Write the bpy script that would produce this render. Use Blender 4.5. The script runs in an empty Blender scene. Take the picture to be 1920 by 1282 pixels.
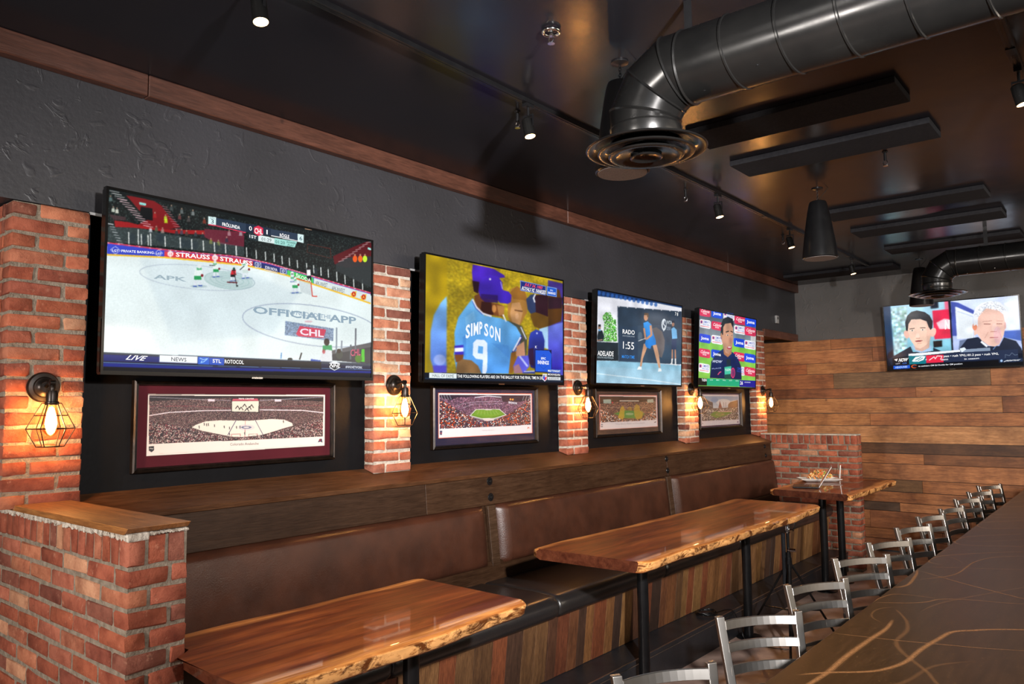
import bpy, bmesh, math, random
import numpy as np
from mathutils import Vector, Matrix, Euler
C = bpy.context.scene.collection
rnd = random.Random(7)
PI = math.pi

# ------------------------------------------------------------------ camera, world, lights, exposure
CX, CY, CZ = 3.66, 0.0, 1.85
yaw, pitch, roll = math.radians(39.644), math.radians(4.778), math.radians(-0.664)
f_ = Vector((-math.sin(yaw)*math.cos(pitch), math.cos(yaw)*math.cos(pitch), math.sin(pitch)))
r_ = Vector((math.cos(yaw), math.sin(yaw), 0)); u_ = r_.cross(f_)
r2 = math.cos(roll)*r_ + math.sin(roll)*u_
u2 = -math.sin(roll)*r_ + math.cos(roll)*u_
cam = bpy.data.cameras.new('camera'); cam.sensor_width = 36; cam.lens = 1429/1920*36
cam.clip_start = 0.05; cam.clip_end = 100
co = bpy.data.objects.new('camera', cam); C.objects.link(co)
m = Matrix((( r2.x, u2.x, -f_.x, CX), (r2.y, u2.y, -f_.y, CY), (r2.z, u2.z, -f_.z, CZ), (0,0,0,1)))
co.matrix_world = m
bpy.context.scene.camera = co
sc = bpy.context.scene
sc.view_settings.view_transform = 'Standard'; sc.view_settings.look = 'None'
sc.view_settings.exposure = -0.12; sc.view_settings.gamma = 1; sc.view_settings.use_curve_mapping = False
w = bpy.data.worlds.new('world'); sc.world = w; w.use_nodes = True
w.node_tree.nodes['Background'].inputs[0].default_value = (0.5, 0.6, 0.8, 1)
w.node_tree.nodes['Background'].inputs[1].default_value = 0.05

def area(name, loc, target, size, power, color=(1,1,1), sy=None, spread=None):
    l = bpy.data.lights.new(name, 'AREA'); l.energy = power; l.color = color; l.size = size
    if sy: l.shape = 'RECTANGLE'; l.size_y = sy
    if spread: l.spread = math.radians(spread)
    o = bpy.data.objects.new(name, l); C.objects.link(o); o.location = loc
    o.rotation_euler = (Vector(target)-Vector(loc)).to_track_quat('-Z', 'Y').to_euler()
    return o
area('flash_left', (1.7, -2.2, 2.1), (1.6, 6.0, 1.3), 0.4, 210, (1.0, 0.93, 0.87))
area('flash_right', (4.66, 0.7, 2.6), (0.1, 4.8, 2.6), 0.12, 175, (1.0, 0.96, 0.94), spread=85)
area('fill_end', (5.3, 5.2, 2.5), (1.8, 10.3, 0.9), 0.3, 90, (1.0, 0.92, 0.84), spread=110)  # added fill to brighten the end wall and far tables, no real flash
area('fill_back', (5.0, -3.8, 2.1), (3.0, 5.0, 1.2), 3.0, 20, (0.75, 0.85, 1.0), 2.0)  # added cool ambient fill from behind the camera, no window there
area('fill_right', (6.6, 6.0, 2.7), (2.0, 6.5, 1.0), 6.0, 110, (1.0, 0.84, 0.68), 0.4)  # added long warm strip for even fill from the right, no actual fitting

# ------------------------------------------------------------------ materials
def lin(c):
    return tuple((x/12.92 if x <= 0.04045 else ((x+0.055)/1.055)**2.4) for x in c)
def hx(s):
    return lin(tuple(int(s[i:i+2], 16)/255 for i in (0, 2, 4)))
def newmat(name):
    mt = bpy.data.materials.new(name); mt.use_nodes = True
    nt = mt.node_tree
    return mt, nt, nt.nodes['Principled BSDF']
def N(nt, t, **kw):
    n = nt.nodes.new(t)
    for k, v in kw.items(): setattr(n, k, v)
    return n
def mix(nt, a, b, f, mode='MIX'):
    n = N(nt, 'ShaderNodeMix', data_type='RGBA', blend_type=mode)
    for sock, v in ((n.inputs[0], f), (n.inputs[6], a), (n.inputs[7], b)):
        if isinstance(v, (int, float)): sock.default_value = v
        elif isinstance(v, tuple): sock.default_value = (*v[:3], 1)
        else: nt.links.new(v, sock)
    return n.outputs[2]
def noise(nt, vec, scale, detail=4, rough=.55, lo=0.35, hi=0.65, dist=0):
    n = N(nt, 'ShaderNodeTexNoise'); n.inputs['Scale'].default_value = scale
    n.inputs['Detail'].default_value = detail; n.inputs['Roughness'].default_value = rough
    n.inputs['Distortion'].default_value = dist
    if vec is not None: nt.links.new(vec, n.inputs['Vector'])
    r = N(nt, 'ShaderNodeMapRange'); r.inputs[1].default_value = lo; r.inputs[2].default_value = hi
    nt.links.new(n.outputs[0], r.inputs[0]); return r.outputs[0]
def coords(nt, scale=(1,1,1), seed=None):
    t = N(nt, 'ShaderNodeTexCoord'); mp = N(nt, 'ShaderNodeMapping'); mp.inputs['Scale'].default_value = scale
    nt.links.new(t.outputs['Object'], mp.inputs['Vector'])
    if seed is not None:
        k = N(nt, 'ShaderNodeVectorMath', operation='SCALE'); k.inputs[0].default_value = (13.1, 7.7, 19.3)
        nt.links.new(seed, k.inputs['Scale'])
        a = N(nt, 'ShaderNodeVectorMath', operation='ADD')
        nt.links.new(mp.outputs[0], a.inputs[0]); nt.links.new(k.outputs[0], a.inputs[1]); return a.outputs[0]
    return mp.outputs[0]
def bump(nt, bs, h, strength=.3, dist=.01):
    b = N(nt, 'ShaderNodeBump'); b.inputs['Strength'].default_value = strength; b.inputs['Distance'].default_value = dist
    nt.links.new(h, b.inputs['Height']); nt.links.new(b.outputs[0], bs.inputs['Normal'])
def setp(bs, **kw):
    for k, v in kw.items(): bs.inputs[k].default_value = v
def plain(name, c, rough=.5, metal=0, c2=None, nscale=8, bumps=0, bscale=40, spec=.5, coat=0, stretch=(1,1,1), rvar=0):
    mt, nt, bs = newmat(name)
    vec = coords(nt, stretch)
    c2 = c2 or tuple(x*.75 for x in c)
    f = noise(nt, vec, nscale)
    nt.links.new(mix(nt, c, c2, f), bs.inputs['Base Color'])
    setp(bs, Roughness=rough, Metallic=metal)
    bs.inputs['Specular IOR Level'].default_value = spec
    if coat: bs.inputs['Coat Weight'].default_value = coat; bs.inputs['Coat Roughness'].default_value = .06
    if rvar:
        r = N(nt, 'ShaderNodeMapRange'); r.inputs[3].default_value = rough-rvar; r.inputs[4].default_value = rough+rvar
        nt.links.new(noise(nt, vec, nscale*2.3), r.inputs[0]); nt.links.new(r.outputs[0], bs.inputs['Roughness'])
    if bumps: bump(nt, bs, noise(nt, vec, bscale, 5), bumps, .004)
    return mt
def attrmat(name, stretch, rough, dark=.45, nscale=3, coat=0, bumps=.25, blotch=.5, knots=True, spec=.5):
    """wood whose board colour comes from the mesh, grain from noise stretched along the board"""
    mt, nt, bs = newmat(name)
    at = N(nt, 'ShaderNodeAttribute', attribute_name='Col')
    v = coords(nt, stretch, at.outputs['Alpha']); v2 = coords(nt, (1,1,1), at.outputs['Alpha'])
    g = noise(nt, v, nscale, 7, .65, .3, .7, .6)
    g2 = noise(nt, v, nscale*5, 4, .6, .35, .7)
    b = noise(nt, v2, 3.2, 4, .6, .42, .72)
    col = mix(nt, at.outputs['Color'], (dark, dark*.9, dark*.8), g, 'MULTIPLY')
    col = mix(nt, col, (.55, .5, .45), g2, 'MULTIPLY')
    bl = N(nt, 'ShaderNodeMath', operation='MULTIPLY'); bl.inputs[1].default_value = blotch; nt.links.new(b, bl.inputs[0])
    col = mix(nt, col, (.35, .28, .22), bl.outputs[0], 'MULTIPLY')
    if knots:
        vo = N(nt, 'ShaderNodeTexVoronoi'); vo.inputs['Scale'].default_value = 3.1; nt.links.new(v2, vo.inputs['Vector'])
        r = N(nt, 'ShaderNodeMapRange'); r.inputs[1].default_value = .02; r.inputs[2].default_value = .06; r.inputs[3].default_value = .75; r.inputs[4].default_value = 0
        nt.links.new(vo.outputs['Distance'], r.inputs[0])
        col = mix(nt, col, (.12, .07, .04), r.outputs[0], 'MULTIPLY')
    nt.links.new(col, bs.inputs['Base Color'])
    setp(bs, Roughness=rough); bs.inputs['Specular IOR Level'].default_value = spec
    if coat: bs.inputs['Coat Weight'].default_value = coat; bs.inputs['Coat Roughness'].default_value = .03
    if bumps: bump(nt, bs, g, bumps, .003)
    return mt
def slabmat():
    mt, nt, bs = newmat('resin_coated_slab')
    at = N(nt, 'ShaderNodeAttribute', attribute_name='Col'); v = coords(nt, (10, .9, 10)); v2 = coords(nt, (2.5, .35, 2.5)); v3 = coords(nt, (1, 1, 2.2))
    g = noise(nt, v, 2.2, 7, .62, .3, .7, .8); b = noise(nt, v2, 2.6, 5, .6, .35, .7, 1.5); fine = noise(nt, coords(nt, (60, 2, 60)), 3, 3, .5, .35, .65)
    top = mix(nt, at.outputs['Color'], (.36,.24,.18), g, 'MULTIPLY'); top = mix(nt, top, (.42,.28,.2), b, 'MULTIPLY'); top = mix(nt, top, (.8,.76,.7), fine, 'MULTIPLY')
    p1 = noise(nt, v3, 9, 6, .7, .50, .60, .6); p2 = noise(nt, v3, 28, 5, .7, .52, .66)
    bark = mix(nt, at.outputs['Color'], (.16,.09,.05), p1, 'MULTIPLY'); bark = mix(nt, bark, (.45,.32,.22), p2, 'MULTIPLY')
    nt.links.new(mix(nt, top, bark, at.outputs['Alpha']), bs.inputs['Base Color'])
    setp(bs, Roughness=.5); bs.inputs['Specular IOR Level'].default_value = .15; bs.inputs['Coat Weight'].default_value = .55; bs.inputs['Coat Roughness'].default_value = .03
    bm_ = N(nt, 'ShaderNodeMath', operation='MULTIPLY'); nt.links.new(p1, bm_.inputs[0]); nt.links.new(at.outputs['Alpha'], bm_.inputs[1])
    bump(nt, bs, bm_.outputs[0], .6, .008)
    return mt
def brickmat():
    mt, nt, bs = newmat('old_brick')
    at = N(nt, 'ShaderNodeAttribute', attribute_name='Col'); v = coords(nt, (1,1,1), at.outputs['Alpha'])
    a = noise(nt, v, 14, 5, .6, .4, .75); sp = noise(nt, v, 55, 3, .6, .62, .7)
    col = mix(nt, at.outputs['Color'], (.5, .36, .34), a, 'MULTIPLY')
    fr = noise(nt, v, 30, 6, .7, .60, .75)
    frm = N(nt, 'ShaderNodeMath', operation='MULTIPLY'); frm.inputs[1].default_value = .35; nt.links.new(fr, frm.inputs[0])
    col = mix(nt, col, hx('d9a98a'), frm.outputs[0])
    spm = N(nt, 'ShaderNodeMath', operation='MULTIPLY'); spm.inputs[1].default_value = .3; nt.links.new(sp, spm.inputs[0])
    col = mix(nt, col, (.05, .03, .02), spm.outputs[0])
    nt.links.new(col, bs.inputs['Base Color']); setp(bs, Roughness=.85); bs.inputs['Specular IOR Level'].default_value = .25
    bump(nt, bs, noise(nt, v, 38, 8, .7, .2, .8), .9, .006)
    return mt
def colmat(name, rough=.5, emit=0, spec=.5):
    mt, nt, bs = newmat(name)
    at = N(nt, 'ShaderNodeAttribute', attribute_name='Col')
    if emit:
        setp(bs, **{'Base Color': (.004,.004,.005,1)})
        nt.links.new(at.outputs['Color'], bs.inputs['Emission Color']); bs.inputs['Emission Strength'].default_value = emit
    else: nt.links.new(at.outputs['Color'], bs.inputs['Base Color'])
    setp(bs, Roughness=rough); bs.inputs['Specular IOR Level'].default_value = spec
    return mt
def glassmat(name, tint=(1,1,1), rough=.02, gmul=1.0):
    mt = bpy.data.materials.new(name); mt.use_nodes = True; nt = mt.node_tree
    nt.nodes.remove(nt.nodes['Principled BSDF'])
    out = nt.nodes['Material Output']
    t = N(nt, 'ShaderNodeBsdfTransparent'); t.inputs[0].default_value = (*tint, 1)
    g = N(nt, 'ShaderNodeBsdfGlossy'); g.inputs['Roughness'].default_value = rough
    fr = N(nt, 'ShaderNodeFresnel'); fr.inputs[0].default_value = 1.45
    k = N(nt, 'ShaderNodeMath', operation='MULTIPLY'); k.inputs[1].default_value = gmul; nt.links.new(fr.outputs[0], k.inputs[0])
    mx = N(nt, 'ShaderNodeMixShader'); nt.links.new(k.outputs[0], mx.inputs[0])
    nt.links.new(t.outputs[0], mx.inputs[1]); nt.links.new(g.outputs[0], mx.inputs[2]); nt.links.new(mx.outputs[0], out.inputs[0])
    return mt
def emitmat(name, c, s):
    mt, nt, bs = newmat(name); setp(bs, **{'Base Color': (*c,1), 'Emission Color': (*c,1), 'Emission Strength': s}); return mt

M = {}
M['brick'] = brickmat()
M['mortar'] = plain('mortar', hx('887c6d'), .95, c2=hx('6c6154'), nscale=30, bumps=.8, bscale=90, spec=.2)
M['mortar_pale'] = plain('pale_mortar', hx('b9b1a5'), .95, c2=hx('978d80'), nscale=30, bumps=.8, bscale=60, spec=.2)
M['wood_z'] = attrmat('reclaimed_wood_upright', (14, 14, 1.2), .6)
M['wood_x'] = attrmat('reclaimed_wood_level', (1.0, 14, 14), .6, dark=.52, blotch=.9)
M['wood_y'] = attrmat('stained_wood_long', (14, .9, 14), .42, dark=.5, knots=False, blotch=.5, bumps=.2, spec=.22)
M['slab'] = slabmat()
M['leather'] = plain('brown_leather', hx('43261a'), .33, c2=hx('341d14'), nscale=5, bumps=.12, bscale=160, rvar=.05, spec=.35)
M['vinyl'] = plain('black_vinyl', (.012,.011,.012), .28, nscale=5, bumps=.08, bscale=120, c2=(.016,.014,.013))
M['black_wall'] = plain('black_panel_paint', (.0055,.0055,.0065), .5, nscale=3, c2=(.004,.004,.0045), bumps=.1, bscale=30, spec=.1)
M['black_metal'] = plain('black_metal', (.004,.004,.0045), .3, nscale=20, c2=(.006,.006,.0065), spec=.3)
M['black_step'] = plain('black_step', (.018,.019,.022), .4, nscale=6, c2=(.012,.012,.014), bumps=.1)
M['bronze'] = plain('dark_bronze', hx('2a211b'), .35, metal=.6, c2=hx('18130f'), nscale=30)
M['steel'] = plain('brushed_steel', (.60,.58,.55), .30, metal=1, c2=(.50,.48,.45), nscale=6)
M['chrome'] = plain('chrome', (.75,.75,.75), .12, metal=1, c2=(.6,.6,.6))
M['duct'] = plain('painted_duct', (.005,.005,.005), .24, metal=.3, c2=(.008,.0078,.0075), nscale=4, rvar=.04, spec=.35)
M['panel'] = plain('acoustic_felt', (.012,.012,.014), .95, nscale=60, c2=(.017,.017,.019), spec=.1, bumps=.3, bscale=200)
M['tvblack'] = plain('tv_plastic', (.003,.003,.0035), .18, c2=(.003,.003,.003), spec=.2)
M['trim'] = attrmat('brown_trim', (8, .7, 8), .5, dark=.5, knots=True, blotch=.4)
M['screen'] = colmat('screen', .12, 1.16, .12)
M['letters'] = colmat('screen_letters', .4, 1.0, .2)
M['print'] = colmat('photo_print', .5)
M['ink'] = colmat('print_ink', .6)
M['glass'] = glassmat('picture_glass', gmul=.35)
M['bulbglass'] = glassmat('bulb_glass', (1,.85,.6), gmul=.6)
M['filament'] = emitmat('filament', (1.0,.52,.19), 330)
M['spotlens'] = emitmat('spot_lens', (1.0,.58,.25), 14)
M['paper'] = plain('plate_ceramic', (.75,.74,.70), .25, c2=(.7,.69,.66))
M['food'] = colmat('nacho_food', .6)
M['grille'] = plain('speaker_grille', hx('77706e'), .7, c2=hx('5f5957'), nscale=200)
M['silver'] = plain('laptop_silver', (.6,.6,.62), .3, metal=.9)
M['white'] = plain('off_white_plastic', hx('8d8d8d'), .5, c2=hx('7f7f7f'))

# plaster walls and ceiling
def plaster(name, c, c2, bs_, rough):
    mt, nt, bs = newmat(name); v = coords(nt)
    nt.links.new(mix(nt, c, c2, noise(nt, v, 1.3, 4)), bs.inputs['Base Color']); setp(bs, Roughness=rough)
    a = noise(nt, v, 9, 3, .5, .60, .68, 1.2); b = noise(nt, v, 45, 4)
    s = N(nt, 'ShaderNodeMath', operation='MULTIPLY_ADD'); s.inputs[1].default_value = .25
    nt.links.new(b, s.inputs[0]); nt.links.new(a, s.inputs[2]); bump(nt, bs, s.outputs[0], bs_, .006)
    return mt
M['plaster'] = plaster('charcoal_plaster', hx('2f2f33'), hx('28282b'), .22, .42)
M['plaster_end'] = plaster('grey_plaster', hx('4c4a49'), hx('424140'), .3, .6)
M['ceiling'] = plain('gloss_black_ceiling', (.008,.008,.0105), .23, c2=(.010,.009,.011), nscale=2, bumps=.05, bscale=14, rvar=.03, spec=.22)
M['floor'] = plain('stained_concrete', hx('c8ab9b'), .4, c2=hx('94786c'), nscale=3.5, bumps=.06, bscale=12, rvar=.1)
M['outer'] = plain('brown_wall_paint', hx('4a3526'), .7, c2=hx('3a2a1e'), nscale=2)
# counter
def countermat():
    mt, nt, bs = newmat('bronze_counter'); v = coords(nt, (9, 1.2, 1)); v2 = coords(nt)
    a = noise(nt, v, 6, 5, .6, .3, .7); g = noise(nt, v2, 160, 2, .5, .66, .72)
    col = mix(nt, hx('35230f'), hx('432d18'), a)
    gm = N(nt, 'ShaderNodeMath', operation='MULTIPLY'); gm.inputs[1].default_value = .35; nt.links.new(g, gm.inputs[0])
    col = mix(nt, col, hx('9a7440'), gm.outputs[0])
    nt.links.new(col, bs.inputs['Base Color']); setp(bs, Roughness=.34, Metallic=.15)
    return mt
M['counter'] = countermat()
def swirlmat():
    mt = bpy.data.materials.new('brushed_swirl'); mt.use_nodes = True; nt = mt.node_tree; bs = nt.nodes['Principled BSDF']
    setp(bs, **{'Base Color': (*hx('b98252'), 1), 'Roughness': .38, 'Metallic': .25})
    at = N(nt, 'ShaderNodeAttribute', attribute_name='Col')
    nz = noise(nt, coords(nt), 120, 3, .6, .3, .6)
    k = N(nt, 'ShaderNodeMath', operation='MULTIPLY'); nt.links.new(at.outputs['Fac'], k.inputs[0])
    k2 = N(nt, 'ShaderNodeMath', operation='MULTIPLY_ADD'); k2.inputs[1].default_value = .5; k2.inputs[2].default_value = .5
    nt.links.new(nz, k2.inputs[0]); nt.links.new(k2.outputs[0], k.inputs[1])
    nt.links.new(k.outputs[0], bs.inputs['Alpha'])
    return mt
M['swirl'] = swirlmat()

# ------------------------------------------------------------------ mesh helpers
class G:
    def __init__(s): s.v = []; s.f = []; s.c = []
    def add(s, vs, fs, col=(1,1,1,0)):
        b = len(s.v); s.v += [tuple(p) for p in vs]
        for fc in fs: s.f.append(tuple(b+i for i in fc)); s.c.append(col)
        return s
    def box(s, x0, x1, y0, y1, z0, z1, col=(1,1,1,0)):
        vs = [(x,y,z) for x in (x0,x1) for y in (y0,y1) for z in (z0,z1)]
        return s.add(vs, [(0,1,3,2),(4,6,7,5),(0,4,5,1),(2,3,7,6),(0,2,6,4),(1,5,7,3)], col)
    def brick(s, x0, x1, y0, y1, z0, z1, col, ch=.006, jit=.0022):
        lo = (x0,y0,z0); hi = (x1,y1,z1); vs = []; idx = {}
        for cx in (0,1):
            for cy in (0,1):
                for cz in (0,1):
                    p = [hi[i] if q else lo[i] for i, q in enumerate((cx,cy,cz))]
                    for ax in range(3):
                        q = list(p)
                        for o in range(3):
                            if o != ax:
                                q[o] += (-ch if (cx,cy,cz)[o] else ch)*rnd.uniform(.5,1.5)
                        q = [t+rnd.uniform(-jit,jit) for t in q]
                        idx[(cx,cy,cz,ax)] = len(vs); vs.append(q)
        fs = []
        for ax in range(3):
            o = [i for i in range(3) if i != ax]
            for sgn in (0,1):
                loop = []
                for a, b in ((0,0),(1,0),(1,1),(0,1)):
                    k = [0,0,0]; k[ax] = sgn; k[o[0]] = a; k[o[1]] = b; loop.append(idx[(*k, ax)])
                flip = (sgn == 0) ^ (ax == 1)
                fs.append(tuple(loop[::-1]) if flip else tuple(loop))
        for ax in range(3):
            o = [i for i in range(3) if i != ax]
            for a in (0,1):
                for b in (0,1):
                    k0 = [0,0,0]; k1 = [0,0,0]; k0[ax] = 0; k1[ax] = 1
                    k0[o[0]] = k1[o[0]] = a; k0[o[1]] = k1[o[1]] = b
                    fs.append((idx[(*k0,o[0])], idx[(*k1,o[0])], idx[(*k1,o[1])], idx[(*k0,o[1])]))
        for cx in (0,1):
            for cy in (0,1):
                for cz in (0,1): fs.append(tuple(idx[(cx,cy,cz,a)] for a in range(3)))
        return s.add(vs, fs, col)
    def slab(s, poly, y0, y1, col=(1,1,1,0)):            # poly of (x,z) swept along y
        n = len(poly); vs = [(x,y0,z) for x,z in poly]+[(x,y1,z) for x,z in poly]
        fs = [tuple(range(n)), tuple(range(2*n-1,n-1,-1))]+[(i,(i+1)%n+0,(i+1)%n+n,i+n) for i in range(n)]
        return s.add(vs, [fs[0][::-1], fs[1][::-1]]+[q[::-1] for q in fs[2:]], col)
    def tube(s, pts, r, n=10, col=(1,1,1,0), closed=False):
        pts = [Vector(p) for p in pts]; k = len(pts); vs = []; fs = []
        rr = r if isinstance(r, (list,tuple)) else [r]*k
        up = None
        for i, p in enumerate(pts):
            if closed: d = pts[(i+1)%k]-pts[i-1]
            else: d = pts[min(i+1,k-1)]-pts[max(i-1,0)]
            d.normalize()
            if up is None: up = Vector((0,0,1)) if abs(d.z) < .9 else Vector((1,0,0))
            a = d.cross(up); a.normalize(); b = a.cross(d); b.normalize(); up = b
            for j in range(n):
                t = 2*PI*j/n; vs.append(p+rr[i]*(math.cos(t)*a+math.sin(t)*b))
        for i in range(k if closed else k-1):
            for j in range(n):
                q = ((i+1)%k)*n
                fs.append((i*n+j, i*n+(j+1)%n, q+(j+1)%n, q+j))
        if not closed: fs += [tuple(range(n))[::-1], tuple((k-1)*n+j for j in range(n))]
        return s.add(vs, fs, col)
    def lathe(s, prof, cen=(0,0,0), axis='z', n=32, col=(1,1,1,0)):   # prof of (r,h)
        vs = []; fs = []
        for r, h in prof:
            for j in range(n):
                t = 2*PI*j/n; a, b = r*math.cos(t), r*math.sin(t)
                p = {'z': (a,b,h), 'x': (h,a,b), 'y': (b,h,a)}[axis]
                vs.append(tuple(p[i]+cen[i] for i in range(3)))
        for i in range(len(prof)-1):
            for j in range(n): fs.append((i*n+j, i*n+(j+1)%n, (i+1)*n+(j+1)%n, (i+1)*n+j))
        return s.add(vs, fs, col)
    def build(s, name, mt, parent=None, smooth=0, bevel=0, seg=3, world=True):
        me = bpy.data.meshes.new(name)
        off = Vector((0,0,0))
        if parent is not None and world:
            q = parent
            while q is not None: off += q.location; q = q.parent
        vs = np.array(s.v, dtype=float)-np.array(off)
        me.from_pydata(vs.tolist(), [], s.f)
        at = me.color_attributes.new('Col', 'FLOAT_COLOR', 'CORNER')
        cols = []
        for fc, c in zip(s.f, s.c):
            cc = c if len(c) == 4 else (*c, 0); cols += list(cc)*len(fc)
        at.data.foreach_set('color', np.array(cols, dtype=np.float32))
        bm = bmesh.new(); bm.from_mesh(me); bmesh.ops.recalc_face_normals(bm, faces=bm.faces); bm.to_mesh(me); bm.free()
        if smooth:
            me.polygons.foreach_set('use_smooth', [True]*len(me.polygons)); me.set_sharp_from_angle(angle=math.radians(smooth))
        me.materials.append(M[mt] if isinstance(mt, str) else mt)
        o = bpy.data.objects.new(name, me); C.objects.link(o)
        if parent is not None: o.parent = parent
        if bevel:
            b = o.modifiers.new('bevel', 'BEVEL'); b.width = bevel; b.segments = seg; b.limit_method = 'ANGLE'; b.angle_limit = math.radians(30)
            if seg > 1:
                me.polygons.foreach_set('use_smooth', [True]*len(me.polygons)); me.set_sharp_from_angle(angle=math.radians(180)) if seg > 2 else None
                wn = o.modifiers.new('wn', 'WEIGHTED_NORMAL'); wn.keep_sharp = False
        return o
def tag(o, label, cat, group=None):
    o['label'] = label; o['category'] = cat
    if group: o['group'] = group
    return o
def thing(name, label, cat, loc=(0,0,0), rotz=0, group=None):
    o = bpy.data.objects.new(name, None); C.objects.link(o); o.location = loc; o.rotation_euler = (0,0,rotz)
    o.empty_display_size = .1
    return tag(o, label, cat, group)
def struct(o): o['kind'] = 'structure'; return o
def dup(root, loc, rotz, label, group):
    r = root.copy(); C.objects.link(r); r.location = loc; r.rotation_euler = (0,0,rotz); r['label'] = label; r['group'] = group
    for ch in list(root.children):
        c = ch.copy(); C.objects.link(c); c.parent = r
        for g in list(ch.children):
            d = g.copy(); C.objects.link(d); d.parent = c
    return r
def catmull(pts, k=8):
    out = []; P = [pts[0]]+list(pts)+[pts[-1]]
    for i in range(1, len(P)-2):
        a, b, c, d = (np.array(P[j], float) for j in (i-1, i, i+1, i+2))
        for t in np.linspace(0, 1, k, endpoint=False):
            out.append(.5*((2*b)+(-a+c)*t+(2*a-5*b+4*c-d)*t*t+(-a+3*b-3*c+d)*t**3))
    out.append(np.array(P[-2], float)); return out
def S(c): return (*hx(c), rnd.random()) if isinstance(c, str) else (*c, rnd.random())

# ------------------------------------------------------------------ room shell
CEIL = 3.43; YE = 10.36
struct(G().box(-1.2, 8.2, -4.2, 10.6, -.1, 0).build('floor', 'floor'))
struct(G().box(-1.2, 8.2, -4.2, 10.6, CEIL, CEIL+.1).build('ceiling', 'ceiling'))
# recessed black wall, with the charcoal upper wall standing proud of it
g = G().box(-.15, 0, 1.2, 9.17, 0, CEIL)
struct(G().box(-.6, -.45, -4.2, 1.25, 0, CEIL).box(-.45, -.151, 1.2, 1.25, 0, CEIL).build('wall_left_near', 'black_wall'))
struct(g.build('wall_left', 'black_wall'))
g = G().box(0.0, .07, 1.2, 9.17, 2.735, CEIL); g.box(-.45, .07, -4.2, 1.2, 2.735, CEIL); g.box(-.9, .07, 9.17, YE, 2.735, CEIL)
struct(g.build('wall_left_upper', 'plaster'))
g = G().box(-1.0, -.85, 9.17, YE, 0, 2.735); g.box(-1.0, -.15, 9.02, 9.17, 0, 2.735)
struct(g.build('wall_alcove', 'black_wall'))
struct(G().box(-1.2, 8.2, YE, YE+.15, 0, CEIL).build('wall_end', 'plaster_end'))
struct(G().box(8.0, 8.2, -4.2, YE, 0, CEIL).build('wall_right', 'outer'))
struct(G().box(-.15, 8.0, -4.2, -4.0, 0, CEIL).build('wall_back', 'outer'))
g = G(); y = -4.0
for L in (2.6, 3.0, 3.4, 3.1, 2.4):
    y1 = min(y+L, YE); g.box(.07, .125, y, y1-.003, 3.325, CEIL, S((.10,.036,.021)))
    y = y1
struct(g.build('trim_1', 'trim', bevel=.004, seg=1))
g = G().box(.068, .10, 9.17, YE-.02, 2.665, 2.76, S((.14,.05,.028))).box(-.84, .07, 9.18, YE-.02, 2.71, 2.733, S((.14,.05,.028)))
struct(g.build('trim_2', 'trim', bevel=.003, seg=1))
# reclaimed board cladding on the end wall
cl = thing('barn_wood_cladding', 'rows of mixed brown reclaimed boards covering the lower end wall behind the bar stools', 'wall cladding', (3, 10.34, 0))
rows = [2.669, 2.534, 2.358, 2.217, 2.022, 1.894, 1.703, 1.546, 1.333, 1.206, 1.08, .885, .737, .605, .499, .282, .157, .02]
joints = {0:[.518,1.9], 1:[1.024,2.9], 2:[.2,2.6], 3:[.535,2.288], 4:[1.498,3.4], 5:[2.386], 6:[.959,3.1], 7:[-.1,3.6], 8:[2.9], 9:[1.542,3.0], 10:[3.3], 11:[1.512,2.7], 12:[2.1], 13:[1.25,2.4], 14:[.9,2.0], 15:[1.7], 16:[1.2,2.8]}
pal = ['c08150','b77847','a96c40','c48953','a0653d','b27446','bf7d49']
special = {(3,1):'85694a',(8,0):'6e4a2e',(11,0):'84613e',(13,0):'5c4431',(9,1):'93603a',(2,0):'b06a3c',(0,0):'b87c4a',(7,1):'d29a66',(7,0):'cf925a',(5,0):'c48a55'}
g = G()
for i in range(len(rows)-1):
    xs = [-.84]+joints.get(i, [])+[5.2, 8.0]
    for j in range(len(xs)-1):
        c = special.get((i,j), rnd.choice(pal)); d = rnd.uniform(.018,.026)
        if rows[i] > 2.5 or True:
            g.box(xs[j]+.001, xs[j+1]-.001, YE-d-.002, YE-.001, rows[i+1]+.002+rnd.uniform(0,.003), rows[i]-.002, S(c))
g.build('boards', 'wood_x', cl, bevel=.002, seg=1)

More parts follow.
